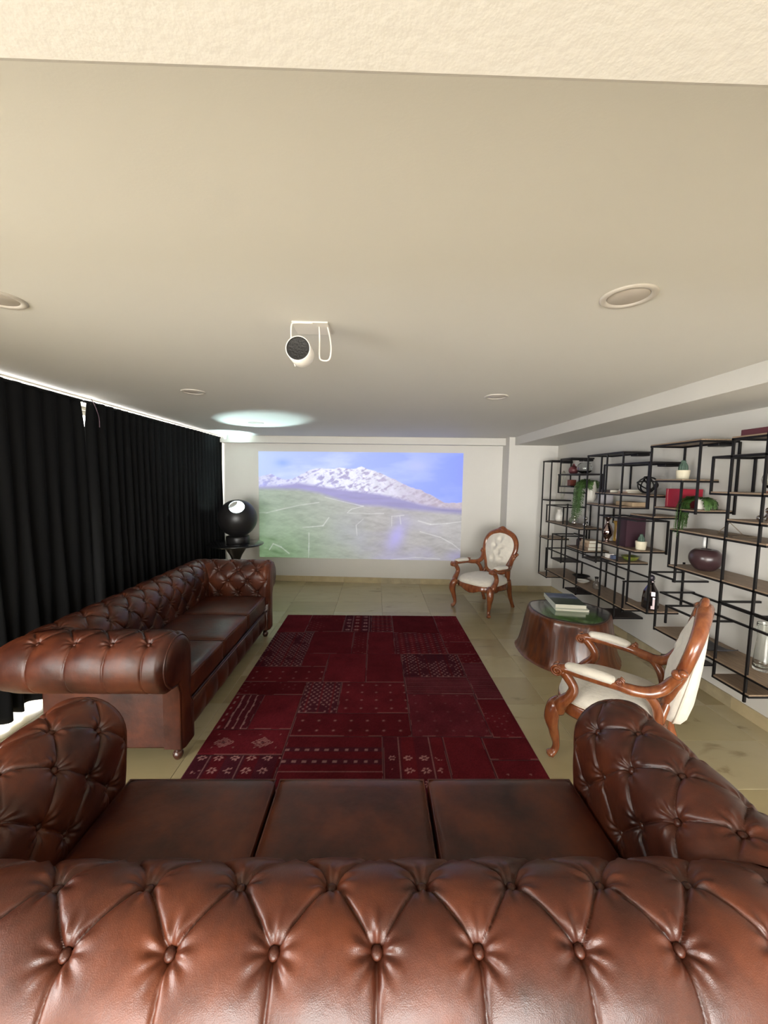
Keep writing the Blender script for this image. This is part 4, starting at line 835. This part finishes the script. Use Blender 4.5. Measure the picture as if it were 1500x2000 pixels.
XF, XB = 2.37, 2.645; RT_ = 0.0068
def wall_shelf(units, label, yc, tops):
    T = thing('wall_shelf', label, 'shelf', (2.5, yc, 0), 0, 'black metal shelves on the right wall')
    def bar(a, b, th=RT_):
        a = Vector(a); b = Vector(b); lo = [min(p, q)-th for p, q in zip(a, b)]; hi = [max(p, q)+th for p, q in zip(a, b)]
        o = obj('frame_bar', mk(*bxv(lo[0]-2.5, hi[0]-2.5, lo[1]-yc, hi[1]-yc, lo[2], hi[2])), BLACK, T)
    seen = set()
    for u in units:
        if u[0] == 'V': bar((u[1], u[2], u[3]), (u[1], u[2], u[4]))
        elif u[0] == 'L': bar((u[1], u[2], u[4]), (u[1], u[3], u[4]))
        elif u[0] == 'D': bar((XF, u[1], u[2]), (XB, u[1], u[2]))
        else:
            ya, yb, z, m = u[1], u[2], u[3], u[4]
            bar((XF, ya, z), (XF, yb, z)); bar((XB, ya, z), (XB, yb, z)); bar((XF+2*RT_, ya, z), (XB-2*RT_, ya, z)); bar((XF+2*RT_, yb, z), (XB-2*RT_, yb, z))
            if m != 'r':
                th = 0.010 if m == 'w' else 0.004
                o = obj('shelf_board', box(XF-0.006-2.5, XB+0.006-2.5, yb-0.006-yc, ya+0.006-yc, z+RT_, z+RT_+th, bev=0.001, seg=1), BWOOD if m == 'w' else DBOARD, T)
    for y, z in tops:   # flat wall brackets under the top boards
        obj('wall_bracket', box(0.02, 0.15, y-0.07-yc, y+0.03-yc, z-0.030, z-RT_-0.001, bev=0.006), BLACK, T)
    return T
wall_shelf(U1, 'black metal and board wall shelf farthest from the camera in the right corner', 4.9, [(5.32, 1.94), (4.82, 1.945)])
wall_shelf(U2, 'black metal wall shelf mid-wall holding the large dark purple album', 3.8, [(3.83, 1.949), (3.45, 1.834)])
wall_shelf(U3, 'black metal wall shelf nearest the camera with wooden boards and a dark round vase', 2.75, [(2.93, 1.968), (2.36, 1.84)])
ZT = RT_+0.010+0.0005; ZK = RT_+0.004+0.0005
def one(name, me, m, label, cat, loc, rz=0, group=None):
    o = obj(name, me, m); o.location = loc; o.rotation_euler = (0, 0, rz); return tag(o, label, cat, group)
CHROME = mat('chrome', (0.75, 0.72, 0.70), 0.08, 1.0)
GLASS = mat('clear_glass', (0.95, 0.97, 0.95), 0.03, trans=1.0, ior=1.45)
POT = mat('white_ceramic', (0.78, 0.75, 0.68), 0.35, coat=0.3)
CPOT = mat('cream_ribbed_pot', (0.72, 0.66, 0.50), 0.6)
LEAF = mat('fern_green', (0.075, 0.16, 0.035), 0.55, noise=0.5, nscale=30)
CACT = mat('cactus_green', (0.085, 0.14, 0.105), 0.6, noise=0.3, nscale=40, bump=0.4, bscale=120)
def lam(pts, seg=32, n=5): return lathe(smoothprof(pts, n), seg)
# far unit
one('bud_vase', lam([(0.03, 0), (0.052, 0.02), (0.060, 0.05), (0.045, 0.085), (0.018, 0.105), (0.012, 0.125), (0.014, 0.130)]), mat('plum_ceramic', (0.13, 0.035, 0.04), 0.35, coat=0.3), 'small round dark red bud vase on the far shelf beside the glass bowl', 'vase', (2.50, 4.93, 1.749+ZK))
t = thing('glass_bowl', 'clear glass bubble bowl with bright reflections on the far shelf', 'bowl', (2.50, 4.665, 1.749+ZK))
obj('bowl', lam([(0.030, 0.001), (0.072, 0.025), (0.088, 0.065), (0.076, 0.105), (0.050, 0.128), (0.046, 0.126), (0.071, 0.104), (0.083, 0.065), (0.068, 0.028), (0.001, 0.006)], 36), GLASS, t)
one('trinket_box', box(-0.04, 0.04, -0.035, 0.035, 0, 0.075, bev=0.004), mat('brick_red_box', (0.16, 0.035, 0.022), 0.5), 'small brick red box in the little open cube of the far shelf', 'box', (2.47, 4.90, 1.60+ZK))
one('garland_ring', tube([(0, 0.05*math.sin(a)*(1+0.1*math.sin(5*a)), 0.20-0.19*math.cos(a)) for a in [2*PI*k/22 for k in range(22)]], [0.009+0.004*(k % 2) for k in range(22)], seg=8, closed=True, sub=3), mat('pale_sage', (0.42, 0.41, 0.34), 0.7), 'pale oval garland ring standing at the back of the farthest shelf column', 'decoration', (2.60, 5.40, 1.402+ZK))
def frond(L, droop, az, w=0.045, n=26, leaf=0.020):
    parts = []; pts = []; x = y = 0; z = 0; el = 0.9
    for k in range(n):
        pts.append(Vector((x, y, z))); s = L/n; el -= droop*(1.0/n)*(1.4-0.5*k/n); el = max(el, -1.52); x += math.cos(az)*math.cos(el)*s; y += math.sin(az)*math.cos(el)*s; z += math.sin(el)*s
    parts.append(tubev(pts[::3]+[pts[-1]], 0.0012, seg=4, sub=1))
    V = []; F = []; side = Vector((-math.sin(az), math.cos(az), 0))
    for k in range(2, n):
        for sg in (-1, 1):
            p = pts[k]; d = (pts[k]-pts[k-1]).normalized(); ll = leaf*(1-0.55*k/n)*random.uniform(0.8, 1.25); dr = (side*sg+d*0.5+Vector((0, 0, random.uniform(-0.4, 0.3)))).normalized()
            b = len(V); V += [p, p+dr*ll*0.5+d*ll*0.22, p+dr*ll, p+dr*ll*0.5-d*ll*0.22]; F.append((b, b+1, b+2, b+3))
    parts.append(([tuple(v) for v in V], F)); return merge(parts, False)
def fernpot(name, label, loc, potme, pm, top, fr):
    t = thing(name, label, 'plant', loc); obj('pot', potme, pm, t)
    obj('soil', lathe([(0.0, top-0.012), (0.030, top-0.012), (0.030, top-0.016), (0, top-0.016)], 20), mat('soil', (0.03, 0.02, 0.013), 0.9), t)
    for (L, dr, az, lf) in fr: o = obj('frond', frond(L, dr, az, leaf=lf), LEAF, t); o.location = (0.008*math.cos(az), 0.008*math.sin(az), top-0.010)
    return t
# y+ is away from the camera: the long fronds trail over the front edge (-x) towards the back of the room
fr = [(random.uniform(0.40, 0.62), random.uniform(4.2, 5.6), PI+random.uniform(-0.9, 0.30), 0.046) for k in range(34)]+[(random.uniform(0.13, 0.2), 2.6, random.uniform(0, 6.28), 0.040) for k in range(18)]
fernpot('trailing_fern', 'green fern in a tall white egg-shaped vase trailing far down beside the far shelf', (2.49, 4.475, 1.41+ZT), lam([(0.030, 0.0), (0.048, 0.03), (0.057, 0.09), (0.056, 0.15), (0.044, 0.21), (0.036, 0.245), (0.034, 0.25), (0.030, 0.246), (0.030, 0.22), (0.001, 0.215)]), POT, 0.24, fr)
t = thing('white_jug', 'small white jug with a handle in the wire cube of the far shelf', 'jug', (2.50, 5.25, 1.106+ZT))
obj('jug_body', lam([(0.035, 0), (0.048, 0.03), (0.045, 0.09), (0.028, 0.13), (0.030, 0.16), (0.026, 0.158), (0.024, 0.13), (0.001, 0.10)], 28), POT, t)
obj('handle', tube([(0.0, -0.040, 0.05), (0, -0.072, 0.06), (0, -0.076, 0.11), (0, -0.050, 0.14), (0, -0.028, 0.145)], 0.007, seg=8), POT, t)
t = thing('green_bottle', 'low grey green glass jar between the jug and the silver balls', 'jar', (2.56, 5.0, 1.106+ZT)); obj('jar', lam([(0.03, 0), (0.045, 0.02), (0.045, 0.06), (0.02, 0.08), (0.018, 0.10), (0.001, 0.10)], 24), mat('sage_glaze', (0.20, 0.23, 0.16), 0.3), t)
def balls(label, loc):
    t = thing('ball_candlestick', label, 'candlestick', loc, 0, 'silver ball candlesticks'); obj('ball', mk(*ballv((0, 0, 0.028), 0.028, 24, 16), smooth=True), CHROME, t); obj('ball', mk(*ballv((0, 0, 0.108), 0.025, 24, 16), smooth=True), CHROME, t)
    obj('stem', lathe([(0.0, 0.05), (0.008, 0.05), (0.008, 0.09), (0.0, 0.09)], 12), CHROME, t)
balls('silver ball candlestick left of its twin on the far shelf', (2.47, 4.78, 1.106+ZT)); balls('silver ball candlestick right of its twin, behind a black post', (2.49, 4.56, 1.106+ZT))
one('lidded_tin', lam([(0.045, 0), (0.05, 0.01), (0.05, 0.06), (0.046, 0.085), (0.02, 0.10), (0.001, 0.102)], 28), mat('dark_maroon', (0.040, 0.012, 0.018), 0.35), 'round dark maroon tin beside the pile of tan boxes', 'tin', (2.50, 4.66, 0.862+ZT))
z = 0.862+ZT
for k, (w, d, h, c) in enumerate([(0.17, 0.20, 0.035, (0.25, 0.17, 0.11)), (0.16, 0.18, 0.045, (0.42, 0.30, 0.20)), (0.14, 0.15, 0.030, (0.50, 0.38, 0.26))]):
    T_, c_, p_ = book('boxed_book', ['lowest brown book of the tan pile on the far shelf', 'thick tan book in the middle of the pile on the far shelf', 'small pale tan book on top of the pile on the far shelf'][k], 'book', (2.50, 4.44, z), 0.05*k, w, d, h, c, group='tan books piled on the far shelf'); z += h+0.0005
t = thing('white_bowl', 'low white dish on the lowest long board of the far shelf', 'dish', (2.47, 4.52, 0.444+ZT)); obj('dish', lam([(0.03, 0.0), (0.045, 0.006), (0.075, 0.026), (0.078, 0.03), (0.07, 0.028), (0.04, 0.012), (0.001, 0.010)], 30), POT, t)
t = thing('dark_bowl', 'shallow dark dish behind the white dish on the lowest long board', 'dish', (2.56, 4.72, 0.444+ZT)); obj('dish', lam([(0.03, 0.0), (0.05, 0.01), (0.095, 0.036), (0.10, 0.04), (0.09, 0.036), (0.05, 0.018), (0.001, 0.012)], 30), BLACK, t)
t = thing('smoked_bottle', 'small smoky glass bottle on the lowest long board of the far shelf', 'bottle', (2.49, 4.26, 0.444+ZT)); obj('bottle', lam([(0.028, 0), (0.034, 0.01), (0.034, 0.06), (0.016, 0.09), (0.014, 0.115), (0.001, 0.116)], 24), mat('smoked_glass', (0.22, 0.19, 0.16), 0.1, trans=0.5), t); obj('stopper', lathe([(0, 0.116), (0.018, 0.116), (0.022, 0.135), (0, 0.14)], 20), BLACK, t)
# middle unit
book('flat_book', 'dark brown book lying flat on the upper board of the middle shelf', 'book', (2.47, 4.04, 1.537+ZT), 0, 0.17, 0.20, 0.028, (0.075, 0.055, 0.045))
book('flat_book', 'cream book lying beside the black wire ball on the middle shelf', 'book', (2.50, 3.80, 1.537+ZT), 0.1, 0.16, 0.13, 0.018, (0.40, 0.28, 0.19)); book('flat_book', 'white book on top of the cream book on the middle shelf', 'book', (2.50, 3.80, 1.537+ZT+0.0185), 0.0, 0.15, 0.12, 0.017, (0.62, 0.57, 0.48))
def knot(r=0.082):
    parts = []
    for k, (ax, tl) in enumerate([((1, 0, 0), 0.2), ((0, 1, 0.4), 0.5), ((0.5, 0.3, 1), 1.0), ((0.8, -0.6, 0.3), 0.3)]):
        q = Vector(ax).normalized().to_track_quat('Z', 'Y').to_matrix(); parts.append(tubev([tuple(q @ Vector((r*math.cos(a), r*math.sin(a)*(0.90), 0.012*math.sin(2*a+k)))) for a in [2*PI*j/28 for j in range(28)]], 0.0065, seg=8, sub=2, closed=True))
    return merge(parts)
one('wire_knot', knot(), BLACK, 'black metal wire knot ball on the middle shelf', 'sculpture', (2.50, 3.56, 1.537+ZT+0.0885))
one('keepsake_box', box(-0.07, 0.07, -0.13, 0.13, 0, 0.040, bev=0.003), mat('pine_box', (0.50, 0.36, 0.22), 0.55, noise=0.2, nscale=10), 'long flat pale wooden box under the upper board of the middle shelf', 'box', (2.56, 3.87, 1.41+ZT))
one('leaning_book', box(-0.08, 0.08, -0.008, 0.008, 0, 0.115, bev=0.002), mat('grey_card', (0.42, 0.40, 0.42), 0.5), 'thin grey book standing upright at the edge beside the pale box', 'book', (2.50, 4.20, 1.41+ZT))
t = thing('brass_cup', 'amber glass cup held on the rim of the silver vase shelf frame', 'cup', (2.55, 4.04, 1.022+ZT)); obj('cup', lam([(0.03, 0), (0.038, 0.01), (0.036, 0.08), (0.030, 0.17), (0.045, 0.21), (0.040, 0.208), (0.001, 0.19)], 24), mat('amber_glass', (0.45, 0.27, 0.06), 0.15, coat=0.4), t)
VM = mat('pink_chrome', (0.55, 0.42, 0.40), 0.07, 1.0)
t = thing('silver_vase', 'tall mirrored silver vase standing in front of the dark purple book', 'vase', (2.42, 4.00, 1.022+ZT)); obj('vase_body', lam([(0.038, 0), (0.040, 0.008), (0.020, 0.022), (0.048, 0.075), (0.052, 0.12), (0.030, 0.175), (0.014, 0.205), (0.022, 0.235), (0.036, 0.255), (0.032, 0.254), (0.001, 0.22)], 32), VM, t)
T_, c_, p_ = book('purple_album', 'large dark purple album standing upright on the middle shelf', 'album', (2.50, 3.745, 1.022+ZT), 0, 0.20, 0.05, 0.27, (0.035, 0.008, 0.018))
bpy.data.objects.remove(p_); bpy.data.objects.remove(c_)
obj('cover', merge([bxv(-0.09, 0.09, -0.075, -0.072, 0, 0.280), bxv(-0.09, 0.09, 0.072, 0.075, 0, 0.280), bxv(-0.095, -0.09, -0.075, 0.075, 0, 0.280)], False), mat('plum_cloth', (0.035, 0.010, 0.018), 0.55), T_); obj('pages', box(-0.089, 0.086, -0.0715, 0.0715, 0.004, 0.276), mat('grey_pages', (0.35, 0.33, 0.32), 0.8), T_)
def cactus(name, label, loc, pr, ph, cr, chh, pm):
    t = thing(name, label, 'plant', loc); obj('pot', lam([(pr*0.78, 0), (pr*0.86, 0.004), (pr*0.96, ph*0.6), (pr, ph), (pr*0.9, ph), (pr*0.88, ph*0.8), (0.001, ph*0.8)], 36), pm, t)
    V = []; F = []; n = 40; R = 14
    for i in range(R+1):
        s = i/R; rr = cr*math.sin(min(1, 0.25+s*0.95)*PI*0.86+0.12)**0.6 if s < 0.999 else 0.001
        for k in range(n): a = 2*PI*k/n; q = rr*(1+0.13*math.cos(10*a)); V.append((q*math.cos(a), q*math.sin(a), ph*0.8+chh*s))
    for i in range(R):
        for k in range(n): l = (k+1) % n; F.append((i*n+k, i*n+l, (i+1)*n+l, (i+1)*n+k))
    obj('cactus', mk(V, F, True), CACT, t); return t
cactus('potted_cactus', 'small green cactus in a cream pot next to the large dark purple album', (2.47, 3.545, 1.022+ZT), 0.047, 0.075, 0.026, 0.085, CPOT)
one('card_box', box(-0.03, 0.03, -0.03, 0.03, 0, 0.042, bev=0.002), mat('white_card', (0.72, 0.68, 0.62), 0.5), 'small white card box on the low short board of the middle shelf', 'box', (2.41, 3.92, 0.868+ZT)); one('blue_box', box(-0.03, 0.03, -0.02, 0.02, 0, 0.036, bev=0.002), mat('blue_card', (0.10, 0.13, 0.22), 0.5), 'small blue box beside the white card box', 'box', (2.42, 3.855, 0.868+ZT))
t = thing('yellow_green_bowl', 'yellow and green glazed bowl on the low short board of the middle shelf', 'bowl', (2.54, 3.79, 0.868+ZT)); obj('bowl', lam([(0.035, 0), (0.06, 0.012), (0.078, 0.040), (0.080, 0.044), (0.07, 0.042), (0.001, 0.02)], 30), mat('mustard_glaze', (0.30, 0.27, 0.05), 0.3, col2=(0.07, 0.14, 0.03), nscale=18), t)
t = thing('glass_decanter', 'faceted dark glass decanter with bright reflections on the small low board', 'decanter', (2.46, 3.36, 0.522+ZT))
DG = mat('dark_cut_glass', (0.10, 0.08, 0.08), 0.04, 0.9)
V = []; F = []; pr = [(0.052, 0.0), (0.060, 0.01), (0.058, 0.10), (0.050, 0.16), (0.024, 0.215), (0.018, 0.235), (0.024, 0.242), (0.024, 0.250), (0.0, 0.250)]; n = 12
for r, z in pr:
    for k in range(n): a = 2*PI*(k+0.5*0)/n; V.append((r*math.cos(a)*(1+0.10*(k % 2)), r*math.sin(a)*(1+0.10*(k % 2)), z))
for i in range(len(pr)-1):
    for k in range(n): l = (k+1) % n; F.append((i*n+k, i*n+l, (i+1)*n+l, (i+1)*n+k))
F.append(tuple(range(n-1, -1, -1))); obj('decanter_body', mk(V, F, False), DG, t); obj('stopper', mk(*ballv((0, 0, 0.275), 0.026, 10, 8, (1, 1, 1.2))), mat('stopper_glass', (0.05, 0.045, 0.06), 0.05, 0.6), t)
# near unit
cactus('potted_cactus', 'grey green cactus in a cream pot on the upper board of the near shelf', (2.50, 3.15, 1.673+ZT), 0.048, 0.072, 0.030, 0.100, CPOT)
T_ = thing('red_album', 'large crimson album standing upright on the near shelf behind the fern', 'album', (2.54, 3.175, 1.443+ZT)); cr_ = mat('crimson_cloth', (0.30, 0.010, 0.028), 0.45)
obj('cover', merge([bxv(-0.09, 0.08, -0.095, -0.091, 0, 0.152), bxv(-0.09, 0.08, 0.066, 0.070, 0, 0.152), bxv(-0.096, -0.09, -0.095, 0.070, 0, 0.152)], False), cr_, T_); obj('pages', box(-0.089, 0.076, -0.0905, 0.0655, 0.004, 0.147), MATS['grey_pages'], T_); obj('spine_band', box(-0.0985, -0.096, 0.044, 0.050, 0.002, 0.150), mat('pink_band', (0.42, 0.12, 0.12), 0.4), T_)
fr = [(random.uniform(0.26, 0.42), random.uniform(3.4, 4.6), PI*0.86+random.uniform(-0.30, 0.30), 0.040) for k in range(24)]+[(random.uniform(0.10, 0.17), 2.4, random.uniform(-2.0, 1.6), 0.036) for k in range(20)]
fernpot('trailing_fern', 'green trailing fern in a small white pot on the near shelf beside the crimson album', (2.49, 2.93, 1.443+ZT), lam([(0.030, 0.0), (0.040, 0.005), (0.042, 0.04), (0.036, 0.08), (0.033, 0.086), (0.030, 0.083), (0.028, 0.07), (0.001, 0.07)]), POT, 0.080, fr)
t = thing('glass_terrarium', 'teardrop glass terrarium with a metal ring on the near shelf at the right edge', 'terrarium', (2.50, 2.395, 1.5865+ZT))
obj('globe', lam([(0.030, 0.024), (0.058, 0.045), (0.070, 0.085), (0.058, 0.125), (0.026, 0.165), (0.006, 0.195), (0.004, 0.195), (0.024, 0.163), (0.055, 0.123), (0.067, 0.085), (0.055, 0.048), (0.001, 0.028)], 36), GLASS, t)
obj('ring', tube([(0.056*math.cos(a), 0.056*math.sin(a), 0.128) for a in [2*PI*k/28 for k in range(28)]], 0.002, seg=6, sub=1, closed=True), BLACK, t)
obj('foot', lathe([(0.0, 0.0), (0.050, 0.0), (0.052, 0.006), (0.030, 0.018), (0.026, 0.026), (0.0, 0.026)], 28), mat('copper_pink', (0.50, 0.24, 0.18), 0.3, 0.4), t)
obj('sand', lam([(0.001, 0.031), (0.050, 0.05), (0.058, 0.072), (0.03, 0.078), (0.001, 0.080)], 28), mat('pale_sand', (0.72, 0.66, 0.56), 0.9), t)
one('maroon_box', box(-0.11, 0.11, -0.22, 0.10, 0, 0.040, bev=0.003), mat('maroon_lacquer', (0.085, 0.018, 0.026), 0.35, coat=0.3), 'long flat maroon box lying on top of the near shelf', 'box', (2.50, 2.45, 1.954+ZT))
t = thing('round_vase', 'large squat round dark plum vase on the long wooden board of the near shelf', 'vase', (2.49, 2.855, 0.988+ZT))
obj('vase_body', lam([(0.045, 0.0), (0.072, 0.018), (0.102, 0.070), (0.100, 0.120), (0.072, 0.156), (0.040, 0.160), (0.032, 0.154), (0.030, 0.120), (0.001, 0.10)], 48), mat('plum_glaze', (0.040, 0.020, 0.022), 0.30, coat=0.25), t)
t = thing('crystal_spire', 'small clear crystal spire standing behind the round plum vase', 'ornament', (2.585, 2.985, 0.988+ZT)); obj('spire', lathe([(0.0, 0), (0.012, 0), (0.011, 0.24), (0.0, 0.26)], 6), mat('frosted_crystal', (0.9, 0.9, 0.88), 0.15, trans=0.4), t)
def wiref():
    p = [(-0.09, -0.10, 0.004), (0.05, -0.12, 0.004), (0.09, 0.02, 0.004), (-0.02, 0.10, 0.004)]; top = (0.02, 0.05, 0.085); e = []
    for k in range(4): e.append(tubev([p[k], p[(k+1) % 4]], 0.003, seg=5, sub=1))
    e.append(tubev([p[2], top], 0.003, seg=5, sub=1)); e.append(tubev([p[3], top], 0.003, seg=5, sub=1)); e.append(tubev([p[1], p[3]], 0.003, seg=5, sub=1)); return merge(e, False)
one('wire_figure', wiref(), mat('bronze_wire', (0.16, 0.12, 0.08), 0.5), 'thin bronze wire figure lying on the wooden board above the round plum vase', 'sculpture', (2.50, 2.66, 1.28+ZT+0.001))
t = thing('silver_figure', 'small silver figure of joined balls on the short board of the near shelf', 'figurine', (2.46, 2.42, 1.406+ZT)); obj('figure', merge([ballv((0, 0.02, 0.018), 0.018, 18, 12), ballv((0, -0.035, 0.07), 0.020, 18, 12), tubev([(0, 0.02, 0.02), (0, -0.01, 0.03), (0, -0.035, 0.06)], 0.007, seg=8), tubev([(0, -0.02, 0.004), (0, -0.03, 0.03), (0, -0.035, 0.06)], 0.006, seg=8)]), CHROME, t)
t = thing('glass_vase', 'tall clear glass vase standing on the lowest long wooden board at the right edge', 'vase', (2.54, 2.41, 0.431+ZT)); obj('vase_glass', lam([(0.045, 0.0), (0.050, 0.006), (0.046, 0.12), (0.040, 0.22), (0.046, 0.30), (0.043, 0.30), (0.037, 0.22), (0.042, 0.12), (0.044, 0.02), (0.001, 0.018)], 36), GLASS, t)
t = thing('slate_tray', 'dark curved slate tray on the lowest wooden board behind the near armchair', 'tray', (2.48, 2.76, 0.431+ZT)); 
V = []; F = []
for i in range(13):
    for j in range(9):
        u, w = -0.5+i/12, -0.5+j/8; V.append((w*0.17, u*0.30, 0.004+0.22*abs(u)**2.6+0.02*w*w))
for (a) in range(12):
    for b in range(8): F.append((a*9+b, (a+1)*9+b, (a+1)*9+b+1, a*9+b+1))
tr_ = obj('tray', mk(V, F, True), mat('slate', (0.035, 0.034, 0.040), 0.5), t); md = tr_.modifiers.new('s', 'SOLIDIFY'); md.thickness = 0.006; md.offset = 1
